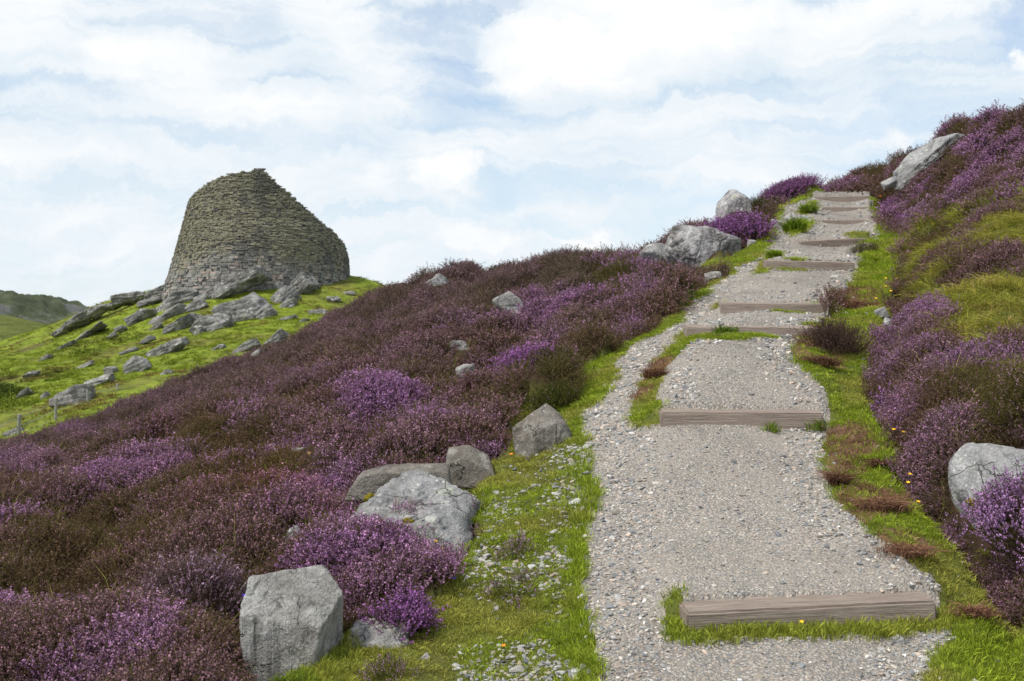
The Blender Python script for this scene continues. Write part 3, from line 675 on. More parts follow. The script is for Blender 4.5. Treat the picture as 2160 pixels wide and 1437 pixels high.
for k, (A, B) in enumerate(zip(TA, TB)):
    d = B-A; L = np.linalg.norm(d); Hh = TH[k]+.12; D = .25
    nx, ny, nz = 60, 6, 6
    bm = bmesh.new(); bmesh.ops.create_cube(bm, size=1)
    bmesh.ops.bevel(bm, geom=bm.edges[:], offset=.055, segments=2, affect='EDGES')
    bmesh.ops.scale(bm, vec=(L, D, Hh), verts=bm.verts)
    for x in np.linspace(-L/2, L/2, 42)[1:-1]:
        bmesh.ops.bisect_plane(bm, geom=bm.verts[:]+bm.edges[:]+bm.faces[:], plane_co=(x, 0, 0), plane_no=(1, 0, 0))
    v = np.array([q.co[:] for q in bm.verts])
    # ends were stretched by the bevel: pull them square, then warp the beam a little
    v[:, 0] = np.where(np.abs(v[:, 0]) > L/2-.08, np.sign(v[:, 0])*(L/2-.012*(np.abs(v[:, 0]) < L/2-.001)), v[:, 0])
    nz_ = fbm3(v*np.array([3, 14, 14])+k*9, 5, 4)-.5
    v[:, 1] += nz_*.02+(v[:, 2] > 0)*.012*np.sin(v[:, 0]*2+k); v[:, 2] += (fbm3(v*np.array([5, 11, 11])+k*5, 8, 4)-.5)*.018
    v[:, 2] -= np.where(v[:, 2] > 0, (D/2-v[:, 1])*.14, 0)
    for q, c in zip(bm.verts, v): q.co = c
    me = bpy.data.meshes.new('timber_step'); bm.to_mesh(me); bm.free(); me.materials.append(M['wood'])
    o = link('timber_step', me); mid = (A+B)/2
    o.location = (mid[0], mid[1]+D/2, mid[2]-Hh/2+.03+(.02 if k > 4 else 0)); o.rotation_euler = (0, -math.asin(d[2]/L), math.atan2(d[1], d[0]))
    tag(o, TL[k], 'timber step', 'timber steps up the path')

# ------------------------------------------------------------------ the ruined round tower, laid course by course
TCX, TCY = (544-CX)/F*94, 94.0
def prof(z, tab): return np.interp(z, [a for a, b in tab], [b for a, b in tab])
RL = [(1.5, 8.2), (4.05, 7.52), (6.97, 6.62), (9.3, 6.03), (11.3, 5.52), (14.3, 4.9)]
RR = [(1.5, 7.9), (4.0, 7.62), (5.6, 7.5), (6.8, 7.42), (7.75, 7.2), (8.7, 6.85), (9.5, 6.45), (11.3, 5.9), (14.3, 5.4)]
RIM = [(-180, 6.0), (-150, 7.2), (-120, 9.6), (-95, 10.8), (-80, 11.15), (-61, 11.55), (-45, 12.05), (-30, 12.55), (-16, 12.95), (0, 13.25), (11, 13.5), (17, 13.5), (22, 12.85), (30, 12.2), (39, 11.55), (50, 10.55), (58, 9.85), (67, 9.35), (76, 8.85), (90, 8.15), (97, 7.6), (104, 7.1), (112, 6.7), (135, 6.2), (180, 6.0)]
def rad(th, z):
    w = .5+.5*math.sin(th); w = w*w*(3-2*w); return prof(z, RL)*(1-w)+prof(z, RR)*w
def rim(th): 
    d = math.degrees((th+math.pi) % (2*math.pi)-math.pi); return prof(d, RIM)
def tower_mat(name, core=False):
    t = NT(name); co = t.coord('Object')
    if core: return t.surf((.035, .033, .028), .95)
    a = t.n('ShaderNodeAttribute', attribute_name='lc')
    n = t.noise(co, 5, 5, .7); n2 = t.noise(co, 18, 3, .7)
    c = t.mix(1., a.outputs['Color'], t.ramp(n, [(.25, .6), (.5, 1.), (.75, 1.35)]), 'MULTIPLY')
    c = t.mix(1., c, t.ramp(n2, [(.3, .75), (.7, 1.2)]), 'MULTIPLY')
    return t.surf(c, .95, t.bump(t.math('ADD', n, n2), .6, .06), .1)
def tower():
    root = bpy.data.objects.new('stone_tower', None); COL.objects.link(root); root.location = (TCX, TCY, 2.0)
    tag(root, 'ruined round drystone tower with a broken slanting top on the green hill', 'stone tower')
    rs = np.random.default_rng(5)
    gt = np.linspace(-math.pi, math.pi, 260); gz = np.linspace(1.5, 14, 160); GT, GZ = np.meshgrid(gt, gz, indexing='ij'); LN = fbm(GT*4.0, GZ*.55, 8, 4); RM = fbm(gt*14., gt*0+1., 3, 4)
    def skin(name, off, sgn, th0, th1):
        V = []; Fc = []; C = []; z = 1.8
        while z < 13.7:
            hgt = rs.uniform(.05, .11) if z > 7 else rs.uniform(.08, .20) if z > 5.4 else rs.uniform(.13, .26)
            th = th0+rs.uniform(0, .05)
            while th < th1:
                r = rad(th, z)+off; ln = rs.uniform(.10, .46)*(1.25 if z < 6 else 1.0)
                dth = ln/r; tm = th+dth/2
                it = int((tm+math.pi)/(2*math.pi)*259) % 260; lim = rim(tm)+.17*(RM[it]-.5)*2
                if z+hgt < lim:
                    dr = rs.uniform(-.06, .07); dz = rs.uniform(-.012, .012); dep = .36
                    g = .006
                    a0, a1 = th+g/r*1.5, th+dth-g/r*1.5; z0, z1 = z+dz+.004, z+hgt+dz-.006
                    base = len(V)
                    for zz in (z0, z1):
                        for aa in (a0, a1):
                            ro = rad(aa, zz)+off+sgn*dr+rs.uniform(-.015, .015); ri = ro-sgn*dep
                            jz = zz+rs.uniform(-.014, .014); ja = aa+rs.uniform(-.012, .012)/r
                            V.append((math.sin(ja)*ro, -math.cos(ja)*ro, jz-2)); V.append((math.sin(ja)*ri, -math.cos(ja)*ri, jz-2))
                    o = base; q = [(o, o+2, o+6, o+4), (o+1, o+5, o+7, o+3), (o, o+4, o+5, o+1), (o+2, o+3, o+7, o+6), (o, o+1, o+3, o+2), (o+4, o+6, o+7, o+5)]
                    Fc += q if sgn > 0 else [x[::-1] for x in q]
                    # stone colours: lichen grown olive higher on the left, greyer to the right, pinkish grey at the foot
                    nn = LN[it, min(159, int((z-1.5)/12.5*159))]; k = rs.random()
                    grey = np.array([.215, .212, .20])*rs.uniform(.75, 1.25); pink = np.array([.31, .265, .235])*rs.uniform(.75, 1.25); dark = np.array([.085, .085, .088])*rs.uniform(.7, 1.4)
                    olive = np.array([.212, .20, .14])*rs.uniform(.78, 1.2)
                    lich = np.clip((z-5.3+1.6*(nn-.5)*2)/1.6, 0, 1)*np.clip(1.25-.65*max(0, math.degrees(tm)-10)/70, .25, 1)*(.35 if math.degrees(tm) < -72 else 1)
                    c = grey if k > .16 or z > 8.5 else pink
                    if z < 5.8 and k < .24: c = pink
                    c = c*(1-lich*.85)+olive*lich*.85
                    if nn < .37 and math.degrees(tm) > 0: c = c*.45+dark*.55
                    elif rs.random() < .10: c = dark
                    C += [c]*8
                th += dth
            z += hgt
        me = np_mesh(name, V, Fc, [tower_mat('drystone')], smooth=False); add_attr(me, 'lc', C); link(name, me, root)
    skin('outer_wall', 0, 1, -math.pi, math.pi)
    # rubble core and rough inner face
    ths = np.linspace(-math.pi, math.pi, 181); zs = np.linspace(0, 1, 26); V = []; Fc = []
    for k, off in ((0, -.17), (1, -2.4)):
        for t_ in ths:
            top = rim(t_)-.22
            for s in zs:
                zz = 1.2+(top-1.2)*s; rr = rad(t_, zz)+off+(.12*(vnoise(np.array([t_*14]), np.array([zz*4]), 4)[0]-.5) if k else 0); V.append((math.sin(t_)*rr, -math.cos(t_)*rr, zz-2))
    n = len(zs); m = len(ths)
    for k in (0, 1):
        for i in range(m-1):
            for j in range(n-1):
                a = k*m*n+i*n+j; Fc.append((a, a+n, a+n+1, a+1))
    for i in range(m-1): Fc.append((i*n+n-1, (i+1)*n+n-1, m*n+(i+1)*n+n-1, m*n+i*n+n-1))
    cm = NT('rubble_core'); cc = cm.coord('Object'); cn = cm.noise(cc, 6, 5, .7)
    mat = cm.surf(cm.ramp(cn, [(.3, (.03, .028, .024)), (.7, (.12, .115, .10))]), .95, cm.bump(cn, 1, .1))
    link('wall_core', np_mesh('wall_core', V, Fc, [mat], smooth=False), root)
tower()

# ------------------------------------------------------------------ wire fence
def tube(pts, r, ns=6):
    pts = np.array(pts, float); V = []; Fc = []
    for i, p in enumerate(pts):
        d = pts[min(i+1, len(pts)-1)]-pts[max(i-1, 0)]; d /= np.linalg.norm(d); a = np.cross(d, (0.3, .1, .9)); a /= np.linalg.norm(a); b = np.cross(d, a)
        for k in range(ns): V.append(p+r*(math.cos(2*math.pi*k/ns)*a+math.sin(2*math.pi*k/ns)*b))
    for i in range(len(pts)-1):
        for k in range(ns): Fc.append((i*ns+k, i*ns+(k+1) % ns, (i+1)*ns+(k+1) % ns, (i+1)*ns+k))
    return np.array(V), np.array(Fc)
def fence():
    tm = NT('grey_post'); co = tm.coord('Object'); g = tm.noise(tm.scale(co, (20, 20, 2)), 2, 5, .7)
    pm = tm.surf(tm.ramp(g, [(.3, (.20, .195, .18)), (.7, (.42, .41, .385))]), .9, tm.bump(g, .6, .02))
    wm = NT('fence_wire').surf((.30, .31, .31), .5)
    root = bpy.data.objects.new('wire_fence', None); COL.objects.link(root)
    P = [(-45, 905, 45.5), (40, 874, 46.0), (117, 840, 47.5), (184, 822, 50.5), (248, 809, 54.5), (300, 797, 58)]
    tops = [W(*p) for p in P]; root.location = tops[1]-np.array([0, 0, 1.3]); off = np.array(root.location)
    tag(root, 'wire fence with grey wooden posts below the green hill', 'fence')
    for i, t in enumerate(tops):
        hh = 1.75; n = 8; V = []; rr = .055 if i != 1 else .075
        for z in (-hh, -.9, -.25, -.02, 0):
            for k in range(n):
                a = 2*math.pi*k/n; q = rr*(.82 if z == 0 else 1)*(1+.08*math.sin(3*a+i)); V.append((t[0]+math.cos(a)*q+.02*math.sin(z*2+i), t[1]+math.sin(a)*q, t[2]+z))
        Fc = [(r*n+k, r*n+(k+1) % n, (r+1)*n+(k+1) % n, (r+1)*n+k) for r in range(4) for k in range(n)]
        bm = bmesh.new(); vs = [bm.verts.new(np.array(v)-off) for v in V]
        for f in Fc: bm.faces.new([vs[q] for q in f])
        bm.faces.new(vs[-n:]); me = bpy.data.meshes.new('post'); bm.to_mesh(me); bm.free(); me.materials.append(pm); link('post', me, root)
    for dz in (-.14, -.48, -.82):
        pts = []
        for a, b in zip(tops[:-1], tops[1:]):
            for s in np.linspace(0, 1, 6)[:-1]: pts.append(a+(b-a)*s+np.array([0, -.06, dz-.06*math.sin(math.pi*s)])-off)
        pts.append(tops[-1]+np.array([0, -.06, dz])-off)
        v, f = tube(pts, .010, 5); link('wire', np_mesh('wire', v, f, [wm]), root)
fence()

# ------------------------------------------------------------------ plants: small sprigs built of many leaf and flower faces
def unit(v): return v/np.maximum(np.linalg.norm(v, axis=-1, keepdims=True), 1e-9)
def diamonds(c, u, v):
    n = len(c); V = np.stack([c-u, c+v, c+u, c-v], 1).reshape(-1, 3); return V, np.arange(4*n).reshape(n, 4)
def heather_tuft(seed, ns=15, flower=.5, dens=1.0, h=.20, rad_=.075, bare=0.0, fsz=.0062):
    r = np.random.default_rng(seed); Cc = []; U = []; Vv = []; Mi = []
    for s in range(ns):
        a = r.uniform(0, 2*math.pi); q = math.sqrt(r.random())*rad_
        b = np.array([math.cos(a)*q*.55, math.sin(a)*q*.55, -.02]); L = h*r.uniform(.72, 1.15)
        out = np.array([math.cos(a), math.sin(a), 0])*(q/rad_)*.55+r.normal(size=3)*.12; tip = b+np.array([out[0], out[1], 1.0])*L
        bend = r.normal(size=3)*.02
        P = lambda t: b+(tip-b)*t[:, None]+bend*np.sin(t*math.pi)[:, None]
        t0 = np.linspace(0, 1, 4); pts = P(t0); side = unit(np.cross(tip-b, r.normal(size=3)))
        for i in range(3):
            c = (pts[i]+pts[i+1])/2; Cc.append(c); U.append((pts[i+1]-pts[i])*.55); Vv.append(side*.0016); Mi.append(0)
        nl = int(16*dens*(1-bare)); t = r.uniform(.12, 1, nl); p = P(t); d = unit(r.normal(size=(nl, 3))+np.array([0, 0, .7])); l = r.uniform(.006, .011, nl)[:, None]
        w = unit(np.cross(d, r.normal(size=(nl, 3))))
        Cc += list(p+d*l*.8); U += list(d*l); Vv += list(w*.0022); Mi += [0]*nl
        if r.random() < flower*1.3:
            nf = int(18*dens*r.uniform(.5, 1.2)*(flower+.35)); t = r.uniform(.45, 1.03, nf)**.9; p = P(t); d = unit(r.normal(size=(nf, 3))); w = unit(np.cross(d, r.normal(size=(nf, 3))))
            z = r.uniform(.65, 1.25, nf)[:, None]*fsz
            Cc += list(p+d*.006); U += list(w*z); Vv += list(unit(np.cross(w, d)+d*.6)*z*.8); Mi += [1]*nf
    V, Fq = diamonds(np.array(Cc), np.array(U), np.array(Vv)); return V, Fq, np.array(Mi)
def grass_tuft(seed, nb=16, h=.06, w=.0022, spread=.05, droop=.5, lean=(0, 0)):
    r = np.random.default_rng(seed); V = []; Fq = []
    for s in range(nb):
        a = r.uniform(0, 2*math.pi); q = math.sqrt(r.random())*spread; b = np.array([math.cos(a)*q, math.sin(a)*q, -.012]); L = h*r.uniform(.55, 1.3)
        d = np.array([math.cos(a+r.normal()*.8), math.sin(a+r.normal()*.8), 0])*r.uniform(.1, .7)*droop+np.array([lean[0], lean[1], 0]); sd = np.array([-math.sin(a), math.cos(a), 0])*r.choice([-1, 1]); o = len(V)
        sd = unit(sd+r.normal(size=3)*.4)
        for i, t in enumerate((0, .35, .7, 1.0)):
            p = b+np.array([0, 0, 1.])*L*(t-.42*droop*t*t)+d*L*t*t*1.2; ww = w*(1-.25*t) if i < 3 else w*.12
            V += [p-sd*ww, p+sd*ww]
        Fq += [(o+2*i, o+2*i+1, o+2*i+3, o+2*i+2) for i in range(3)]
    return np.array(V), np.array(Fq), np.zeros(len(Fq), int)

def collection(name, meshes):
    c = bpy.data.collections.new(name)
    for i, me in enumerate(meshes): c.objects.link(bpy.data.objects.new('%s_%02d' % (name, i), me))
    return c
def scatter(name, label, coll, P, rot, scl, idx, attrs, cat):
    me = bpy.data.meshes.new(name); n = len(P); me.vertices.add(n); me.vertices.foreach_set('co', np.asarray(P, np.float32).ravel())
    a = me.attributes.new('rot', 'FLOAT_VECTOR', 'POINT'); a.data.foreach_set('vector', np.asarray(rot, np.float32).ravel())
    scl = np.asarray(scl, np.float32)
    if scl.ndim == 1: scl = np.repeat(scl[:, None], 3, 1)
    a = me.attributes.new('scl', 'FLOAT_VECTOR', 'POINT'); a.data.foreach_set('vector', scl.ravel())
    a = me.attributes.new('idx', 'INT', 'POINT'); a.data.foreach_set('value', np.asarray(idx, np.int32))
    for k, v in attrs.items(): add_attr(me, k, v)
    o = link(name, me); tag(o, label, cat, None, 'stuff')
    g = bpy.data.node_groups.new(name+'_spread', 'GeometryNodeTree')
    g.interface.new_socket('Geometry', in_out='INPUT', socket_type='NodeSocketGeometry'); g.interface.new_socket('Geometry', in_out='OUTPUT', socket_type='NodeSocketGeometry')
    N = g.nodes; gi = N.new('NodeGroupInput'); go = N.new('NodeGroupOutput'); ip = N.new('GeometryNodeInstanceOnPoints'); ci = N.new('GeometryNodeCollectionInfo')
    ci.inputs['Collection'].default_value = coll; ci.inputs['Separate Children'].default_value = True; ci.inputs['Reset Children'].default_value = True
    ip.inputs['Pick Instance'].default_value = True
    def na(nm, ty):
        q = N.new('GeometryNodeInputNamedAttribute'); q.data_type = ty; q.inputs['Name'].default_value = nm; return q.outputs['Attribute']
    er = N.new('FunctionNodeEulerToRotation'); g.links.new(na('rot', 'FLOAT_VECTOR'), er.inputs[0])
    L = g.links.new; L(gi.outputs[0], ip.inputs['Points']); L(ci.outputs[0], ip.inputs['Instance']); L(na('idx', 'INT'), ip.inputs['Instance Index']); L(er.outputs[0], ip.inputs['Rotation']); L(na('scl', 'FLOAT_VECTOR'), ip.inputs['Scale']); L(ip.outputs[0], go.inputs[0])
    md = o.modifiers.new('spread', 'NODES'); md.node_group = g
    return o
def euler_from_normal(n, yaw):
    # tilt so that local z follows n, after a random turn about it
    ry = np.arcsin(np.clip(n[:, 0], -1, 1)); rx = -np.arctan2(n[:, 1], n[:, 2])
    # R = Rx(rx) Ry(ry) Rz(yaw) as an XYZ euler by matrix
    cx, sx, cy, sy, cz, sz = np.cos(rx), np.sin(rx), np.cos(ry), np.sin(ry), np.cos(yaw), np.sin(yaw)
    m00 = cy*cz; m01 = -cy*sz; m02 = sy
    m10 = sx*sy*cz+cx*sz; m11 = -sx*sy*sz+cx*cz; m12 = -sx*cy
    m20 = -cx*sy*cz+sx*sz; m21 = cx*sy*sz+sx*cz; m22 = cx*cy
    b = np.arcsin(np.clip(-m20, -1, 1)); return np.stack([np.arctan2(m21, m22), b, np.arctan2(m10, m00)], 1)
def candidates(bands, dens, tmin=-.52, tmax=.52):
    X = []; Y = []
    for a, b in bands:
        area = (tmax-tmin)*.5*(b*b-a*a); n = int(area*dens((a+b)/2)); y = np.sqrt(R.random(n)*(b*b-a*a)+a*a); X.append(R.uniform(tmin, tmax, n)*y); Y.append(y)
    return np.concatenate(X), np.concatenate(Y)
BANDS = [(a, a*1.12) for a in np.exp(np.linspace(math.log(4.7), math.log(43), 21))[:-1]]
def lerp(a, b, t): return np.asarray(a)*(1-t)[:, None]+np.asarray(b)*t[:, None]

# patches of colour on the hillside: (x, y, radius x, radius y, amount)
VIVID = [(860, 885, 70, 35, .75), (1120, 790, 75, 35, 1), (1190, 660, 160, 50, .8), (1300, 700, 150, 45, .6), (1400, 570, 60, 40, 1), (1360, 640, 80, 30, .8), (760, 1130, 140, 50, .9), (800, 1150, 50, 30, 1), (930, 930, 90, 35, .7), (1000, 700, 60, 25, .5), (700, 1020, 90, 50, .8), (760, 860, 120, 60, .6),
         (1950, 690, 90, 30, 1), (2120, 850, 70, 50, 1), (2000, 800, 90, 40, .8), (1900, 870, 50, 40, .6), (2130, 560, 40, 20, .3), (2000, 385, 120, 30, .35), (1880, 440, 60, 30, .8), (2090, 330, 80, 30, .45), (1950, 470, 60, 25, .5), (1650, 405, 70, 18, .8), (1790, 405, 60, 12, .8), (1560, 465, 60, 22, .6), (1150, 540, 70, 15, .6),
         (320, 1020, 60, 25, .35), (60, 1040, 50, 30, .45), (150, 915, 80, 12, .6), (330, 835, 60, 12, .6), (240, 940, 60, 12, .35), (350, 1290, 60, 60, .6), (200, 1330, 90, 50, .5), (520, 1320, 40, 40, .7), (450, 1060, 50, 30, .6)]
RUST = [(540, 1060, 130, 55, 1), (430, 1080, 60, 40, .7), (140, 1190, 120, 50, .4), (700, 1100, 80, 30, .6), (380, 950, 100, 30, .4), (620, 1010, 70, 40, .5)]
OLIVE = [(1250, 600, 90, 50, 1), (1290, 560, 60, 30, .8), (1150, 830, 60, 30, 1), (1230, 720, 60, 25, .7), (430, 1370, 90, 40, .5), (600, 1130, 80, 30, .5), (2080, 850, 60, 30, .6), (2120, 900, 60, 40, .8), (1990, 440, 80, 20, .6), (2080, 280, 60, 16, .6), (1860, 350, 60, 20, .5), (980, 800, 60, 25, .5)]
def patch(tab, px, py):
    o = np.zeros_like(px)
    for x, y, a, b, k in tab: o = np.maximum(o, k*np.exp(-(((px-x)/a)**2+((py-y)/b)**2)))
    return o
def heather_colours(X, Y, px, py):
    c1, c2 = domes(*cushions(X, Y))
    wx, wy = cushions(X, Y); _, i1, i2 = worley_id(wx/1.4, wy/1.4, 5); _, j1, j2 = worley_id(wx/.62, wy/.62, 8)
    n1 = fbm(X*.75, Y*.6, 101, 4); n2 = fbm(X*2.6, Y*2.2, 111, 3)*.35+.4*i1+.25*j1; n3 = R.random(len(X))
    far = sstep(11, 24, Y)*(px < 1250)                    # the slope running down to the left is older, browner heather
    viv = np.clip(patch(VIVID, px, py)*(.15+.75*i2+.35*j1)+.25*sstep(.5, .68, n1)*(1-.7*far)+(n2-.5)*1.0-.03+.5*sstep(.80, .92, j1)*(1-.5*far), 0, 1)
    rust = np.clip(patch(RUST, px, py)*(.2+.8*i1)+(n2-.5)*.3, 0, 1); olive = np.clip(patch(OLIVE, px, py)*.9+.55*sstep(.62, .9, .5*i1+.5*j2)+(n2-.5)*.3, 0, 1)
    amount = np.clip(.23-.10*sstep(.5, .62, fbm(X*1.3, Y*1.1, 171, 3))+.34*(c1-.6)+.26*(c2-.55)+.62*viv-.6*olive-.3*rust+(n2-.5)*.85+(n3-.5)*.25-.06*far, 0, 1)     # how much of a tuft flowers; mound tops more, shading painted into colour
    fc = lerp((.31, .18, .215), (.45, .25, .43), sstep(.1, .5, viv)); q = sstep(.5, 1, viv)*(.4+.6*i2); fc = fc*(1-q)[:, None]+np.array((.40, .205, .42))*q[:, None]; fc = lerp(fc, np.array((.27, .17, .205)), far*(1-q)*.8)
    fc = lerp(fc, np.array((.36, .15, .16)), rust*.8)
    fc = fc*(.6+.75*R.random((len(X), 1))); 
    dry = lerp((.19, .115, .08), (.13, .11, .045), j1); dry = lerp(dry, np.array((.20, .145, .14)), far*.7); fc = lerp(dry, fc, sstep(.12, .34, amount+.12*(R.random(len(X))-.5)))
    lc = lerp((.10, .094, .032), (.13, .078, .048), n3*.4+.6*j2); lc = lerp(lc, np.array((.105, .108, .030)), olive*.85); lc = lerp(lc, np.array((.20, .085, .045)), rust*.6)
    lc = lerp(lc, np.array((.145, .105, .09)), far*.65); lc = lc*(.5+.95*R.random((len(X), 1)))
    return amount, fc, lc
HEATHER_T = [(.95, 1.25, 0), (.8, 1.15, 0), (.62, 1.1, 0), (.5, 1.1, 0), (.42, 1.1, 0), (.42, 1.1, 0), (.36, 1.1, 0), (.25, .9, .55)]
heather_meshes = []
for i in range(16):
    fl, dn, bare = HEATHER_T[i//2]; v, f, m = heather_tuft(200+i, 16, fl, dn, bare=bare)
    heather_meshes.append(np_mesh('heather_sprigs', v, f, [M['leaf_i'], M['flower_i']], m, smooth=False))
heather_c = collection('heather_sprigs', heather_meshes)
def heather():
    X, Y = candidates(BANDS, lambda y: 680*(6/y)**1.28)
    zn = zones(X, Y); px, py = zn['px'], zn['py']
    keep = ~(zn['gravel'] | zn['grass'] | zn['dead'])
    ln = zn['long']; keep &= ~(ln & (fbm(X*1.6, Y*1.2, 88, 3) < .61))
    # grass shows through near the verge and in a few pockets
    keep &= ~((patch([(640, 1390, 60, 60, 1), (1000, 880, 60, 30, .6), (980, 1000, 50, 50, .7), (760, 1230, 80, 25, .7)], px, py) > .45) & (fbm(X*3, Y*3, 90, 3) < .55))
    X, Y, px, py = X[keep], Y[keep], px[keep], py[keep]
    wx, wy = cushions(X, Y); c1, c2 = domes(wx, wy)
    low = np.zeros(len(X)); rm = np.zeros(len(X), bool)
    for x0, x1, y0, y1, Yr in FOOT:
        near = (Y > Yr-1.6-.06*Yr) & (Y < Yr+.25+.03*Yr); m = 70*6/Yr; ins = (px > x0-.03*(x1-x0)) & (px < x1+.03*(x1-x0)) & near
        rm |= ins & (py > y0+.3*(y1-y0)) & (py < y1+.08*m); low = np.maximum(low, (ins & (py >= y1-m*.5) & (py < y1+m)).astype(float))
    k = ~rm & ~((low > 0) & (R.random(len(X)) < .65)) & ~((np.minimum(c1, c2) < .05) & (R.random(len(X)) < .6)); X, Y, px, py, c1, c2, low = [q[k] for q in (X, Y, px, py, c1, c2, low)]
    Z = H(X, Y); n = normals(X, Y); n = unit(n+np.array([0, 0, .25])+R.normal(size=n.shape)*.10)
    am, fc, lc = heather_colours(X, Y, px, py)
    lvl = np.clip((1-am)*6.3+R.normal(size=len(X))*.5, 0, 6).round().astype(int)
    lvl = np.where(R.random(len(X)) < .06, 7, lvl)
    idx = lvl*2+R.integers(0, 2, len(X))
    s = (Y/6)**.46*R.uniform(.65, 1.25, len(X)); s = np.where(Y < 6, R.uniform(.7, 1.15, len(X)), s)*(.40+.50*np.clip(c1*.6+c2*.5, 0, 1))*(1-.5*low)*(1-.22*sstep(1750, 1860, px)*(Y < 16))
    P = np.stack([X, Y, Z-.03*s], 1)
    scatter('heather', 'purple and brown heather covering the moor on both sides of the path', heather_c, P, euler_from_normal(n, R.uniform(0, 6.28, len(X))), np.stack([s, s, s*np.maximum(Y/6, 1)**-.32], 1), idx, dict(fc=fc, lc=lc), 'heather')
    print('heather', len(X))
heather()

short_c = collection('short_grass', [np_mesh('short_grass', *grass_tuft(300+i, 18, .052, .0021, .055, .8)[:2], [M['blade_i']], smooth=False) for i in range(4)])
long_c = collection('long_grass', [np_mesh('long_grass', *grass_tuft(320+i, 18, .17, .0024, .07, 1.2, (-.18, -.05))[:2], [M['blade_i']], smooth=False) for i in range(5)])
def green(n, yel, k=1.0):
    c = lerp((.235, .335, .028), (.40, .47, .055), R.random(n)); c = lerp(c, np.array((.42, .38, .10)), np.clip(yel, 0, 1)); return c*(.75+.5*R.random((n, 1)))*k
def grass():
    X, Y = candidates(BANDS, lambda y: 1500*(6/y)**1.35)
    zn = zones(X, Y); px, py = zn['px'], zn['py']
    st = zn['stony']; keep = zn['grass'] & ~(st & (R.random(len(X)) < .30+.5*sstep(.40, .60, fbm(X*2.2, Y*1.6, 55, 3))))
    keep |= zn['dead'] & (R.random(len(X)) < .25)
    fringe = ~(zn['gravel'] | zn['grass'] | zn['dead']) & (patch([(640, 1390, 80, 70, 1), (1000, 890, 90, 40, .8), (980, 1000, 70, 60, .8), (790, 1240, 120, 35, .9), (1960, 1050, 60, 60, .9), (2010, 1135, 90, 80, 1), (1330, 720, 120, 30, .5)], px, py) > .4)
    keep |= fringe & (R.random(len(X)) < .4)
    X, Y, px, py = X[keep], Y[keep], px[keep], py[keep]; Z = H(X, Y)
    s = np.maximum((Y/6)**.55, .9)*R.uniform(.55, 1.2, len(X))
    taller = np.clip(patch([(1240, 1150, 40, 300, .9), (1700, 1330, 330, 40, 1), (1540, 1330, 150, 30, 1), (2100, 1370, 120, 90, .5), (700, 1370, 60, 70, 1), (1880, 920, 40, 90, 1), (1690, 485, 25, 20, 1), (1860, 590, 40, 70, .8)], px, py), 0, 1)
    hz = s*np.maximum(Y/6, 1)**-.4*(.7+1.15*taller+.5*(fbm(X*2, Y*2, 97, 3)-.5))
    yel = .7*sstep(.45, .65, fbm(X*1.6, Y*1.6, 95, 3))-.4*taller
    n = normals(X, Y); n = unit(n*.5+np.array([0, 0, .7])+R.normal(size=n.shape)*.08)
    scatter('grass', 'short bright green grass along the verges of the path', short_c, np.stack([X, Y, Z], 1), euler_from_normal(n, R.uniform(0, 6.28, len(X))), np.stack([s, s, hz], 1), R.integers(0, 4, len(X)), dict(lc=green(len(X), yel, .95)), 'grass')
    print('grass', len(X))
    X, Y = candidates(BANDS, lambda y: 480*(6/y)**1.1, .02, .52)
    zn = zones(X, Y); px, py = zn['px'], zn['py']
    k = zn['long'] & (fbm(X*1.6, Y*1.2, 88, 3) < .70)
    k |= (patch([(2040, 720, 140, 60, .8), (2140, 430, 60, 40, .9), (1960, 560, 50, 60, .9), (2100, 700, 100, 60, .7)], px, py) > .5) & ~zn['grass'] & ~zn['gravel'] & (R.random(len(X)) < .35)
    k |= (patch([(2060, 820, 120, 140, .8), (2080, 1000, 80, 120, .5)], px, py) > .35) & ~zn['grass'] & ~zn['gravel'] & (R.random(len(X)) < .07)
    X, Y = X[k], Y[k]; Z = H(X, Y); s = np.maximum((Y/8)**.4, .9)*R.uniform(.6, 1.2, len(X)); n = normals(X, Y); n = unit(n*.6+np.array([0, 0, .5])+R.normal(size=n.shape)*.12)
    c = lerp((.22, .265, .03), (.43, .38, .085), np.clip(fbm(X*.8, Y*.8, 99, 3)*1.3-.15+.3*(R.random(len(X))-.5), 0, 1)); c = lerp(c, np.array((.46, .32, .15)), (R.random(len(X)) < .10)*.8); c = c*(.5+.85*R.random((len(X), 1)))
    scatter('long_grass', 'long yellow green grass drooping over the right hand bank', long_c, np.stack([X, Y, Z], 1), euler_from_normal(n, R.normal(size=len(X))*1.2), s, R.integers(0, 5, len(X)), dict(lc=c), 'grass')
    print('long', len(X))
    # wispy grass standing among the heather of the left slope
    X, Y = candidates(BANDS[:13], lambda y: 20.0)
    zn = zones(X, Y); k = ~(zn['gravel'] | zn['grass'] | zn['dead'] | zn['long']); X, Y = X[k], Y[k]; Z = H(X, Y)
    c = lerp((.15, .20, .03), (.36, .27, .12), R.random(len(X)))
    scatter('wispy_grass', 'thin wisps of grass standing among the heather', wisp_c, np.stack([X, Y, Z], 1), np.stack([R.normal(size=len(X))*.15, R.normal(size=len(X))*.15, R.uniform(0, 6.28, len(X))], 1), R.uniform(.6, 1.2, len(X)), R.integers(0, 3, len(X)), dict(lc=c), 'grass')
wisp_c = collection('wisps', [np_mesh('wisps', *grass_tuft(340+i, 5, .30, .0016, .06, .8)[:2], [M['blade_i']], smooth=False) for i in range(3)])
grass()

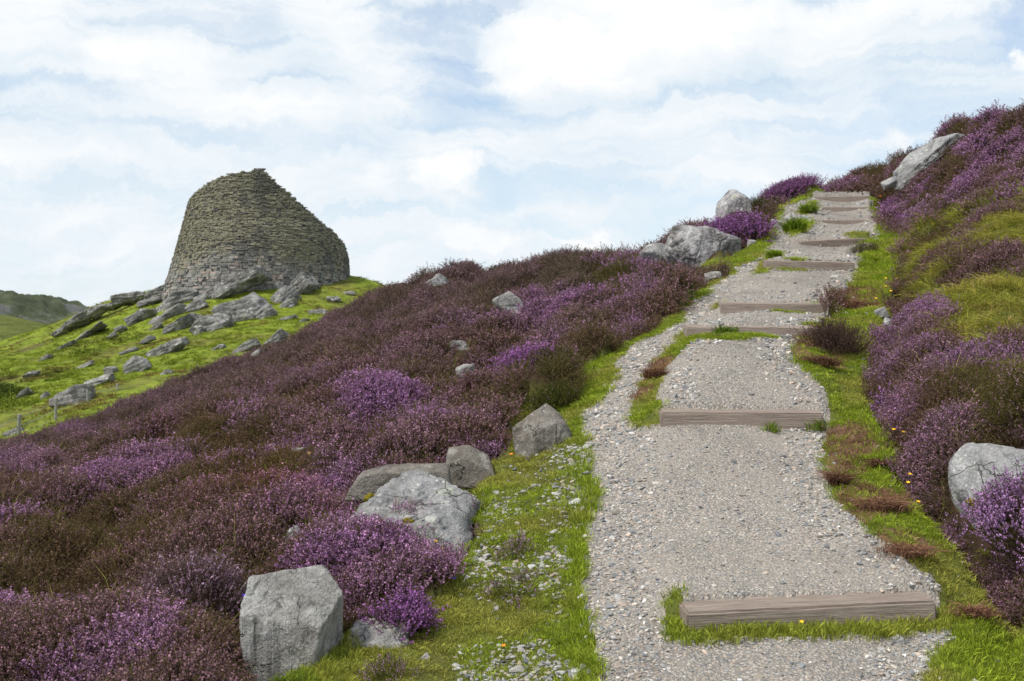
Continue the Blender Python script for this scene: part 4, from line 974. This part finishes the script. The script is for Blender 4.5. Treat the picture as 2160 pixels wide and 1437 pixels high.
def dead_turf():
    X, Y = candidates(BANDS[:14], lambda y: 900*(6/y)**1.3, .1, .52)
    zn = zones(X, Y); k = zn['dead'] & (fbm(X*5, Y*5, 120, 3) > .42); X, Y = X[k], Y[k]; Z = H(X, Y)
    s = np.maximum((Y/6)**.5, .9)*R.uniform(.5, 1.1, len(X)); c = lerp((.17, .085, .055), (.34, .21, .14), R.random(len(X)))*(.7+.6*R.random((len(X), 1)))
    scatter('dead_turf', 'dead red brown turf and root mat along the right path edge', dead_c, np.stack([X, Y, Z], 1), np.stack([R.normal(size=len(X))*.5, R.normal(size=len(X))*.5, R.uniform(0, 6.28, len(X))], 1), s, R.integers(0, 3, len(X)), dict(lc=c), 'turf')
dead_c = collection('turf_fibres', [np_mesh('turf_fibres', *grass_tuft(360+i, 22, .05, .0018, .07, 1.3)[:2], [M['blade_i']], smooth=False) for i in range(3)])
dead_turf()

# ------------------------------------------------------------------ loose gravel
def chip(seed, sub=2):
    v, f = ICO[sub]; r = np.random.default_rng(seed); acc = np.zeros(len(v))
    for _ in range(11):
        n = unit(r.normal(size=3)); acc += np.maximum(v@n/r.uniform(.6, 1), 0)**14
    acc += .02; p = v*np.minimum(acc**(-1/14), 1.2)[:, None]*np.array([1.15, .85, .55]); return np_mesh('chip', p, f, [M['chip_i']], smooth=False)
chip_c = collection('chips', [chip(400+i) for i in range(8)])
def chip_cols(n):
    pal = np.array([(.19, .20, .215), (.27, .272, .28), (.36, .35, .34), (.44, .425, .40), (.47, .415, .365), (.46, .375, .315), (.58, .57, .55), (.31, .275, .235)]); w = np.array([.12, .18, .2, .15, .13, .09, .07, .06]); w /= w.sum()
    return pal[R.choice(len(pal), n, p=w)]*(.75+.5*R.random((n, 1)))
def gravel():
    X, Y = candidates(BANDS[:17], lambda y: 2600*(6/y)**1.9, -.05, .48)
    zn = zones(X, Y); px = zn['px']
    # trodden middle of the path is fine and dusty, loose stones gather at its sides and on the bypass
    e = np.zeros_like(X)
    gi = zn['gravel'].copy()
    for dx in (-.32, .32):
        z2 = zones(X+dx, Y); e = np.maximum(e, (~z2['gravel']).astype(float))
    side = np.maximum(e, (px < 1400-np.clip(1437-zn['py'], 0, 600)*.03)*(zn['py'] > 850)*.9)
    keep = gi & (R.random(len(X)) < np.clip(.32+.7*side, 0, 1)*np.where(fbm(X*2, Y*2, 140, 3) > .42, 1, .6))
    st = zn['stony'] & (R.random(len(X)) < .24+.42*sstep(.4, .6, fbm(X*2.2, Y*1.6, 55, 3)))
    vg = zn['grass'] & ~zn['stony'] & (px < 1300) & (R.random(len(X)) < .03)
    vg |= (zn['grass'] | zn['dead']) & (px > 1700) & (R.random(len(X)) < .008)
    k = keep | st | vg; X, Y = X[k], Y[k]; st = (st | vg)[k]; side = side[k]
    s = np.exp(R.normal(size=len(X))*.42)*np.where(st, .0100, .0056+.0022*side)*np.maximum((Y/6.5)**.55, .95); s = np.minimum(s, .05)
    Z = H(X, Y)+s*.15
    c = chip_cols(len(X)); c = np.where(st[:, None], np.minimum(c*.88, .44), c)
    scatter('gravel', 'loose grey and pinkish gravel stones on and beside the path', chip_c, np.stack([X, Y, Z], 1), np.stack([R.normal(size=len(X))*.35, R.normal(size=len(X))*.35, R.uniform(0, 6.28, len(X))], 1), np.stack([s, s*R.uniform(.7, 1.2, len(X)), s*R.uniform(.7, 1.2, len(X))], 1), R.integers(0, 8, len(X)), dict(lc=c), 'gravel')
    print('gravel', len(X))
gravel()

# rough grass and rushes giving the far green hill its nap
rough_c = collection('hill_tufts', [np_mesh('hill_tufts', *grass_tuft(380+i, 20, .26, .016, .24, 1.2)[:2], [M['blade_i']], smooth=False) for i in range(4)])
def hill_grass():
    X, Y = candidates([(43, 50), (50, 60), (60, 72), (72, 86), (86, 108)], lambda y: 7.0*(60/y), -.47, -.06)
    n1 = fbm(X*.16, Y*.16, 150, 4); n2 = fbm(X*.6, Y*.6, 153, 3)
    k = ~((n1 > .56) & (n2 < .5)) & (R.random(len(X)) < .25+1.1*n2)
    k &= ((X-TCX)**2+(Y-TCY)**2 > 8.3**2)
    X, Y, n1, n2 = X[k], Y[k], n1[k], n2[k]; Z = H(X, Y)
    c = lerp((.14, .19, .022), (.30, .36, .045), np.clip(n2*1.6-.3, 0, 1)); br = sstep(.50, .62, n1); c = lerp(c, np.array((.24, .17, .07)), br*.85)
    dk = patch([(20, 825, 50, 35, 1), (120, 790, 40, 12, .7), (180, 740, 60, 18, .6), (260, 720, 70, 14, .5)], X/Y*F+CX, CY-Z/Y*F); c = lerp(c, np.array((.045, .07, .018)), dk)
    c = c*(.8+.4*R.random((len(X), 1))); s = R.uniform(.5, 1.15, len(X))*(1+.9*dk)
    scatter('hill_grass', 'rough green grass clothing the hill below the stone tower', rough_c, np.stack([X, Y, Z], 1), np.stack([R.normal(size=len(X))*.1, R.normal(size=len(X))*.1, R.uniform(0, 6.28, len(X))], 1), np.stack([s, s, s*.8], 1), R.integers(0, 4, len(X)), dict(lc=c), 'grass')
    print('hill', len(X))
hill_grass()

# ------------------------------------------------------------------ single bushes and clumps that stand out
def merge(parts):
    V = []; Fq = []; Mi = []; A = []; B = []; o = 0
    for v, f, m, lc, fc in parts:
        V.append(v); Fq.append(f+o); Mi.append(m); o += len(v); A.append(np.repeat(lc[None], len(v), 0)); B.append(np.repeat(fc[None], len(v), 0))
    return np.concatenate(V), np.concatenate(Fq), np.concatenate(Mi), np.concatenate(A), np.concatenate(B)
def bush(label, box, seed, fl=.8, fcol=(.40, .15, .44), lcol=(.08, .062, .03), Y=None, depth=.9, cat='heather bush', name='heather_bush', bare=0, n=None, group='separate heather bushes', lift=0, flat=1.0):
    x0, x1, y0, y1 = box; cx = (x0+x1)/2
    if Y is None: _, Y = hit(cx, y1)
    r = np.random.default_rng(seed); k = F/Y; hh = (y1-y0)/k*.8*flat; s = min(max(.75, (Y/6)**.5)*.9, max(.5, hh/.22)); rw = max((x1-x0)/2/k-.05*s, .06); Yc = Y+rw*depth*.35
    X0 = (cx-CX)/F*Yc; th = .17*s
    core_h = max(hh-th*.75, .02); core_w = max(rw-th*.35, .04)
    n = n or int(np.clip(rw*rw*depth*math.pi*260/s**1.6+30, 40, 300)); parts = []
    base = np.array([X0, Yc]); zb = H(np.array([X0]), np.array([Yc]))[0]
    tp = [heather_tuft(seed*31+q, 15, fl*fk, 1.15, bare=bare) for q, fk in enumerate((.3, .55, .8, 1.0, .9))]
    for q in range(n):
        a = r.uniform(0, 2*math.pi); u = math.sqrt(r.random()); rr = .8+.55*vnoise(np.array([math.cos(a)*1.6+seed*3.7]), np.array([math.sin(a)*1.6]), seed)[0]; dx, dy = math.cos(a)*u*rr, math.sin(a)*u*rr
        lump = 1+.45*(vnoise(np.array([dx*2.5+seed]), np.array([dy*2.5]), seed)[0]-.5)*2
        z = core_h*math.sqrt(max(0, 1-u*u*.92))*lump; nv = unit(np.array([dx*.8/core_w, dy*.8/(core_w*depth), math.sqrt(max(.05, 1-u*u))*.9/max(core_h, .08)])+np.array([0, 0, 1.5/max(core_w, .1)*.5]))
        gx, gy = X0+dx*core_w, Yc+dy*core_w*depth
        v, f, m = tp[r.integers(5)]; e = euler_from_normal(nv[None], np.array([r.uniform(0, 6.28)]))[0]
        Mx = np.array(Euler(e).to_matrix()); ss = s*r.uniform(.75, 1.15)
        p = (v*ss)@Mx.T+np.array([gx-X0, gy-Yc, z-.03*s])
        g = .72+.56*r.random(); parts.append((p, f, m, np.array(lcol)*g*.9, np.array(fcol)*(.75+.5*r.random())))
    xs = np.array([0.]); V, Fq, Mi, A, B = merge(parts); cl = np.array(lcol)
    # follow the slope of the ground under the bush
    q4 = Hbase(np.array([X0+.3, X0-.3, X0, X0]), np.array([Yc, Yc, Yc+.3, Yc-.3])); V[:, 2] += V[:, 0]*(q4[0]-q4[1])/.6+V[:, 1]*(q4[2]-q4[3])/.6
    me = np_mesh(name, V, Fq, [M['leaf_g'], M['flower_g']], Mi, smooth=False); add_attr(me, 'lc', A); add_attr(me, 'fc', B)
    o = link(name, me); o.location = (X0, Yc, zb+lift); return tag(o, label, cat, group)
PUR = (.39, .17, .43); MAU = (.42, .25, .38); DUL = (.32, .20, .22); OLV = (.085, .09, .025); BRN = (.10, .06, .038)
bush('vivid purple heather clump growing over the small low wedge of rock', (785, 915, 1265, 1350), 1, 1.0, PUR, Y=6.0)
bush('purple flowering heather bush below the broad flat boulder', (685, 860, 1135, 1205), 2, .7, (.42, .23, .44), (.085, .07, .03), flat=.55, depth=1.0)
bush('loose mauve heather bush on the stony verge beside the gravel', (1045, 1125, 1112, 1180), 3, .55, MAU, OLV, n=13, flat=.55, depth=1.5)
bush('low heather clump with pale flowers at the lower right of the stony verge bush', (1028, 1138, 1195, 1265), 4, .45, MAU, OLV, n=15, flat=.5, depth=1.3)
bush('round olive heather bush above the angular boulder on the verge', (1108, 1226, 806, 868), 5, .12, DUL, OLV)
bush('bright purple cushion of heather at the edge of the green verge', (1050, 1185, 756, 818), 6, 1.0, PUR)
bush('heather bush right of the broad flat boulder with thin purple spikes', (905, 1018, 1085, 1155), 7, .6, PUR, OLV, flat=.6)
bush('grey brown heather mound left of the squared block', (285, 530, 1172, 1330), 8, .5, (.42, .27, .38), (.15, .105, .085), Y=6.4)
bush('lush purple heather bush overhanging from the right edge below the big rounded boulder', (2060, 2290, 1040, 1225), 9, .9, (.44, .25, .48), Y=6.35)
bush('purple heather growing on top of the white streaked outcrop', (1482, 1625, 448, 512), 10, .8, PUR, Y=20.8, depth=.6)
bush('small purple heather fringe on the left shoulder of the white streaked outcrop', (1410, 1470, 478, 512), 11, .8, PUR, Y=20.4, depth=.5)
bush('dark heather bush just right of the rounded boulder near the top steps', (1565, 1625, 412, 448), 12, .2, DUL, OLV, Y=25.2, depth=.6)
bush('round purple heather hummock on the skyline left of the top step', (1598, 1722, 388, 424), 13, .75, (.36, .15, .38), Y=28.5, depth=.6)
bush('rounded purple heather cushion at the bank edge right of the eighth step', (1846, 1890, 428, 462), 14, .9, PUR, Y=25.5)
bush('purple cushion of heather at the bank edge right of the seventh step', (1876, 1925, 454, 498), 15, .9, PUR, Y=22)
bush('bushy mauve heather at the bank edge above the long yellow grass', (1900, 1968, 448, 504), 16, .7, MAU, Y=20.5)
bush('heather clump with mauve flowers beside the gully at the right bank foot', (1835, 1920, 770, 862), 17, .6, (.40, .2, .44), Y=9.3)
bush('heather draped over the top of the big rounded boulder at the right edge', (2080, 2290, 850, 955), 18, .25, DUL, (.10, .085, .03), Y=7.25, lift=.16)
bush('dark dead heather on the turf beside the third step', (1690, 1835, 700, 772), 19, .05, (.22, .15, .16), (.085, .055, .045), bare=.5, Y=10.9, n=60, cat='dead bush')
bush('short sparse heather in front of the low wedge of rock', (760, 900, 1370, 1437), 20, .5, MAU, OLV, n=14, Y=5.45, flat=.6)
bush('flowering heather sprigs at the lower left foot of the squared block', (480, 620, 1375, 1437), 21, .75, MAU, OLV, n=16, Y=5.5, flat=.6)

# rush tussock and grassy tufts by the upper steps
def tussock(label, box, seed, lcol, droop=.7, Y=None, n=26, hs=1.0, name='grass_tussock'):
    x0, x1, y0, y1 = box; cx = (x0+x1)/2
    if Y is None: _, Y = hit(cx, y1-2)
    k = F/Y; rw = (x1-x0)/2/k; hh = (y1-y0)/k*hs; X0 = (cx-CX)/F*Y; zb = H(np.array([X0]), np.array([Y]))[0]; r = np.random.default_rng(seed); parts = []
    for q in range(n):
        a = r.uniform(0, 6.28); u = math.sqrt(r.random())*.75; v, f, m = grass_tuft(seed*50+q, 18, hh*(1-.4*u), max(.003, .0009*Y/3), rw*.35, droop)
        parts.append((v+np.array([math.cos(a)*u*rw, math.sin(a)*u*rw*.7, hh*.25*(1-u)]), f, m, np.array(lcol)*r.uniform(.7, 1.3), np.zeros(3)))
    V, Fq, Mi, A, B = merge(parts); me = np_mesh(name, V, Fq, [M['blade_g']], smooth=False); add_attr(me, 'lc', A)
    o = link(name, me); o.location = (X0, Y, zb); return tag(o, label, 'turf clod' if name == 'turf_clod' else 'tussock')
tussock('dark rush tussock sticking up at the right end of the sixth step', (1788, 1856, 518, 550), 1, (.115, .105, .05), .7, n=14)
tussock('bright green grassy hummock left of the seventh step', (1652, 1708, 463, 504), 2, (.15, .22, .02), 1.0)
tussock('bright grass tuft at the left end of the fifth step', (1614, 1652, 528, 552), 3, (.16, .235, .02), 1.0)
tussock('grass tuft at the left end of the eighth step', (1688, 1724, 432, 458), 4, (.16, .22, .03), 1.0)
tussock('grass tuft growing in front of the right half of the second step', (1606, 1648, 880, 908), 5, (.17, .24, .03), .8, Y=9.0, n=6)
tussock('grass tuft hiding the right end of the second step', (1695, 1760, 872, 906), 6, (.14, .19, .035), .9, Y=9.0, n=9)
tussock('grass growing along the front foot of the squared block', (560, 690, 1392, 1428), 8, (.17, .23, .03), .9, Y=5.42, n=16)
tussock('green grass tuft under the middle of the third step', (1500, 1560, 690, 716), 7, (.11, .18, .015), .8, Y=11.5, n=12)

CLOD = (.24, .13, .085)
for k, (lab, box) in enumerate([('brown turf clod at the gravel edge right of the second tread', (1742, 1795, 985, 1045)), ('large brown turf clod with dry fibres on the right verge', (1795, 1925, 1040, 1105)), ('dark turf clod beside the path above the second step', (1700, 1775, 735, 790)),
        ('flat brown turf clod on the verge behind the nearest step', (1850, 1975, 1165, 1215)), ('small brown turf clod between the gravel bypass and the third tread', (1350, 1410, 755, 805)), ('dry brown turf clod right of the fourth step', (1768, 1850, 622, 650)), ('brown turf clod near the gully below the white flowers', (1830, 1880, 950, 985)), ('dark brown turf clod at the far right of the nearest step', (2000, 2100, 1255, 1305))]):
    tussock(lab, box, 20+k, np.array(CLOD)*(1 if k % 2 else .75), 1.5, n=26, hs=.8, name='turf_clod')
# ------------------------------------------------------------------ wildflowers
def flower_mesh(name, col, seed):
    r = np.random.default_rng(seed); t = NT(name+'_petal'); pet = t.surf(col, .55, None, .3); st = NT(name+'_stem').surf((.07, .12, .02), .8)
    V = []; Fq = []; Mi = []; Rr = .012
    v, f = tube([(0, 0, 0), (.004, .0, .05), (0, .002, .10)], .0012, 4); V += list(v); Fq += [tuple(x) for x in f]; Mi += [0]*len(f)
    for k in range(6):
        a = k*math.pi/3+r.uniform(-.1, .1); d = np.array([math.cos(a), math.sin(a), .45]); s = np.array([-math.sin(a), math.cos(a), 0]); c = np.array([0, .002, .10]); o = len(V)
        V += [c, c+d*Rr*.6+s*Rr*.45, c+d*Rr*1.05, c+d*Rr*.6-s*Rr*.45]; Fq.append((o, o+1, o+2, o+3)); Mi.append(1)
    return np_mesh(name, V, np.array(Fq), [st, pet], Mi, smooth=False)
yel = flower_mesh('buttercup', (.85, .50, .01), 1); ora = flower_mesh('orange_flower', (.80, .22, .02), 2); blu = flower_mesh('blue_flower', (.16, .09, .62), 3)
FL = [(1690, 1304, 'yellow flower in the grass in front of the nearest step', yel, 5.75), (690, 1202, 'yellow flower just behind the top of the squared block', yel, 6.9), (1910, 995, 'upper of the yellow flowers by the gully right of the path', yel, None), (1918, 1012, 'lower of the close yellow flower pair by the gully', yel, None), (1933, 1054, 'yellow flower above the dead turf below the gully pair', yel, None), (2047, 1107, 'yellow flower at the foot of the big rounded boulder', yel, None), (1887, 902, 'yellow flower beside the tall verge grass right of the second step', yel, None), (1900, 907, 'small yellow flower just right of the verge grass flower', yel, None),
      (1880, 617, 'topmost yellow flower at the bank edge right of the fourth step', yel, None), (1868, 603, 'yellow flower left of the topmost bank edge flower', yel, None), (1870, 590, 'yellow flower on the bright verge right of the fifth step', yel, None), (1893, 586, 'yellow flower at the lip of the bank right of the fifth step', yel, None), (1847, 631, 'lone yellow flower on the brown turf right of the fourth step', yel, None), (1965, 507, 'yellow flower among the long grass of the right bank', yel, None), (2078, 506, 'farther right yellow flower among the long grass of the bank', yel, None),
      (1080, 968, 'orange flower on the grass below the angular boulder', ora, None), (970, 991, 'small orange flower at the right end of the dark lichen rock', ora, None), (916, 1150, 'left of two yellow flowers below the broad flat boulder', yel, None), (934, 1150, 'right of two yellow flowers below the broad flat boulder', yel, None), (653, 976, 'yellow flower in heather left of the long grey slab', yel, None), (692, 1047, 'orange flower among purple heather left of the flat boulder', ora, None), (1862, 414, 'upper orange flower in heather beside the top step', ora, None), (1856, 422, 'lower orange flower in heather beside the top step', ora, None),
      (537, 1240, 'blue flower at the left side of the squared block', blu, 6.2), (961, 1233, 'blue flower on the stony verge', blu, None), (1066, 1374, 'orange flower among stones near the bottom of the verge', ora, None), (302, 1155, 'orange flower deep in the heather left of the grey brown mound', ora, None)]
for px, py, lab, me, Y in FL:
    if Y is None: _, Y = hit(px, py+8)
    X0 = (px-CX)/F*Y; zt = (CY-py)/F*Y; s = float(np.clip((Y/6)**.6, .9, 2.2)); o = link(me.name, me)
    zg = H(np.array([X0]), np.array([Y]))[0]; hgt = max(zt-zg, .06)
    o.location = (X0, Y, zg-.005); o.scale = (s, s, hgt/.10); o.rotation_euler = (.35, random.uniform(-.2, .2), 0)
    tag(o, lab, 'wildflower', 'wildflowers scattered by the path')

# ------------------------------------------------------------------ sky, sun, camera
SUN_EL, SUN_AZ = 54, -122           # sun high behind the left shoulder (azimuth from +Y, clockwise)
def sky():
    w = bpy.data.worlds.new('World'); SC.world = w; w.use_nodes = True; t = w.node_tree; t.nodes.clear(); q = NT.__new__(NT); q.t = t; q.m = None
    out = t.nodes.new('ShaderNodeOutputWorld')
    st = t.nodes.new('ShaderNodeTexSky'); st.sky_type = 'NISHITA'; st.sun_disc = False; st.sun_elevation = math.radians(SUN_EL); st.sun_rotation = math.radians(SUN_AZ); st.air_density = 1; st.dust_density = .6; st.ozone_density = 1.5
    b1 = t.nodes.new('ShaderNodeBackground'); b1.inputs[1].default_value = .15
    t.links.new(st.outputs[0], b1.inputs[0])
    d = t.nodes.new('ShaderNodeTexCoord').outputs['Generated']; s = t.nodes.new('ShaderNodeSeparateXYZ'); t.links.new(d, s.inputs[0])
    az = q.math('ARCTAN2', s.outputs[0], s.outputs[1]); el = q.math('ARCSINE', s.outputs[2])
    cb = t.nodes.new('ShaderNodeCombineXYZ'); t.links.new(az, cb.inputs[0]); t.links.new(el, cb.inputs[1]); ae = cb.outputs[0]
    nz = t.nodes.new('ShaderNodeTexNoise'); nz.inputs['Scale'].default_value = 7; nz.inputs['Detail'].default_value = 7; nz.inputs['Roughness'].default_value = .66; t.links.new(ae, nz.inputs['Vector'])
    # warp the directions a little so cloud edges billow
    vm = t.nodes.new('ShaderNodeVectorMath'); vm.operation = 'MULTIPLY_ADD'; sub = t.nodes.new('ShaderNodeVectorMath'); sub.operation = 'SUBTRACT'; sub.inputs[1].default_value = (.5, .5, .5)
    t.links.new(nz.outputs['Color'], sub.inputs[0]); t.links.new(sub.outputs[0], vm.inputs[0]); vm.inputs[1].default_value = (.16, .10, 0); t.links.new(ae, vm.inputs[2]); wv = vm.outputs[0]
    def blob(px, py, rx, ry, wgt, soft=.0):
        a = math.atan((px-CX)/F); e = math.atan((CY-py)/F*math.cos(a)); m = t.nodes.new('ShaderNodeMapping'); m.vector_type = 'POINT'
        m.inputs['Scale'].default_value = (F/rx, F/ry, 0); m.inputs['Location'].default_value = (-a*F/rx, -e*F/ry, 0); t.links.new(wv, m.inputs['Vector'])
        ln = t.nodes.new('ShaderNodeVectorMath'); ln.operation = 'LENGTH'; t.links.new(m.outputs[0], ln.inputs[0])
        mr = t.nodes.new('ShaderNodeMapRange'); mr.interpolation_type = 'SMOOTHERSTEP'; mr.inputs[1].default_value = 1.25; mr.inputs[2].default_value = soft; mr.inputs[3].default_value = 0; mr.inputs[4].default_value = wgt; t.links.new(ln.outputs['Value'], mr.inputs[0]); return mr.outputs[0]
    def total(bl):
        acc = None
        for b in bl: acc = b if acc is None else q.math('MAXIMUM', acc, b)
        return acc
    white = total([blob(1190, 110, 190, 110, 1, .25), (blob(1400, 30, 330, 130, .95, .2)), blob(1700, 60, 280, 100, .5), blob(1900, 20, 200, 100, .45), blob(300, 130, 160, 75, .95, .1), blob(420, 180, 110, 40, .6), blob(690, 60, 120, 80, .5), blob(60, 60, 220, 100, .55), blob(930, 380, 70, 55, .95, .2), blob(800, 390, 70, 45, .6), blob(1000, 500, 140, 40, .55), blob(2150, 120, 40, 30, .8), blob(620, 240, 260, 60, .5), blob(160, 440, 150, 28, .4), blob(1230, 500, 40, 20, .7), blob(60, 330, 220, 50, .4), blob(1900, 300, 40, 30, .4)])
    shade = total([blob(1300, 200, 330, 40, .8), blob(1620, 150, 300, 60, .7), blob(620, 130, 160, 90, .6), blob(90, 170, 200, 70, .6), blob(940, 410, 90, 22, .6), blob(1900, 170, 260, 60, .5), blob(100, 270, 200, 50, .4)])
    clear = total([blob(960, 150, 150, 120, .85), blob(1090, 20, 90, 50, .9), blob(2130, 50, 120, 120, 1.0), blob(900, 60, 110, 60, .6), blob(1500, 420, 220, 60, .25)])
    m2 = t.nodes.new('ShaderNodeMapping'); m2.inputs['Scale'].default_value = (5.0, 42, 1); m2.inputs['Rotation'].default_value = (0, 0, .04); t.links.new(wv, m2.inputs['Vector'])
    streak = q.noise(m2.outputs[0], 1.0, 6, .6, .4); soft = q.noise(ae, 5.0, 5, .55)
    cover = q.math('ADD', q.math('MULTIPLY', q.ramp(streak, [(.30, 0), (.72, 1)]), .55), q.math('MULTIPLY', q.ramp(soft, [(.30, 0), (.75, 1)]), .35))
    cover = q.math('ADD', cover, .50)
    cover = q.math('SUBTRACT', cover, q.math('MULTIPLY', clear, .45))
    cover = q.math('ADD', cover, white, True)
    cover = q.math('MAXIMUM', cover, q.ramp(el, [(-.5, 1), (.0, .5), (.06, .5), (.14, 0)]), True)
    fine = q.noise(wv, 11, 9, .65)
    tone = q.math('ADD', q.math('ADD', .80, q.math('MULTIPLY', white, .22)), q.math('MULTIPLY', q.math('SUBTRACT', fine, .5), .36))
    tone = q.math('SUBTRACT', tone, q.math('MULTIPLY', shade, .12)); tone = q.math('ADD', tone, q.math('MULTIPLY', q.math('SUBTRACT', streak, .5), .5))
    ccol = q.mix(q.ramp(tone, [(.62, 0), (1.0, 1)]), (.64, .765, .87), (.98, .985, .99))
    ccol = q.mix(q.ramp(el, [(.40, 0), (.80, 1)]), ccol, (.58, .61, .64))     # unseen overhead sky greyed to cut ambient light and deepen shadows
    b2 = t.nodes.new('ShaderNodeBackground'); t.links.new(ccol, b2.inputs[0]); b2.inputs[1].default_value = SKYK
    mx = t.nodes.new('ShaderNodeMixShader'); t.links.new(cover, mx.inputs[0]); t.links.new(b1.outputs[0], mx.inputs[1]); t.links.new(b2.outputs[0], mx.inputs[2]); t.links.new(mx.outputs[0], out.inputs[0])
SKYK = .95
sky()
L = bpy.data.lights.new('sun', 'SUN'); L.energy = 3.6; L.angle = math.radians(8); L.color = (1, .95, .87)
lo = bpy.data.objects.new('sun', L); COL.objects.link(lo)
a, e = math.radians(SUN_AZ), math.radians(SUN_EL); sv = Vector((math.sin(a)*math.cos(e), math.cos(a)*math.cos(e), math.sin(e)))
lo.rotation_euler = sv.to_track_quat('Z', 'Y').to_euler(); lo.location = (0, 0, 30)
cam = bpy.data.cameras.new('camera'); co = bpy.data.objects.new('camera', cam); COL.objects.link(co)
cam.sensor_width = 36; cam.lens = 36*F/2160; co.rotation_euler = (math.radians(90), 0, 0); cam.clip_start = .05; cam.clip_end = 6000
cam.dof.use_dof = True; cam.dof.focus_distance = 7.5; cam.dof.aperture_fstop = 6.3
SC.camera = co
SC.view_settings.view_transform = 'Standard'; SC.view_settings.look = 'None'; SC.view_settings.exposure = .13; SC.view_settings.gamma = 1
SC.cycles.max_bounces = 6; SC.cycles.diffuse_bounces = 3; SC.cycles.transmission_bounces = 3
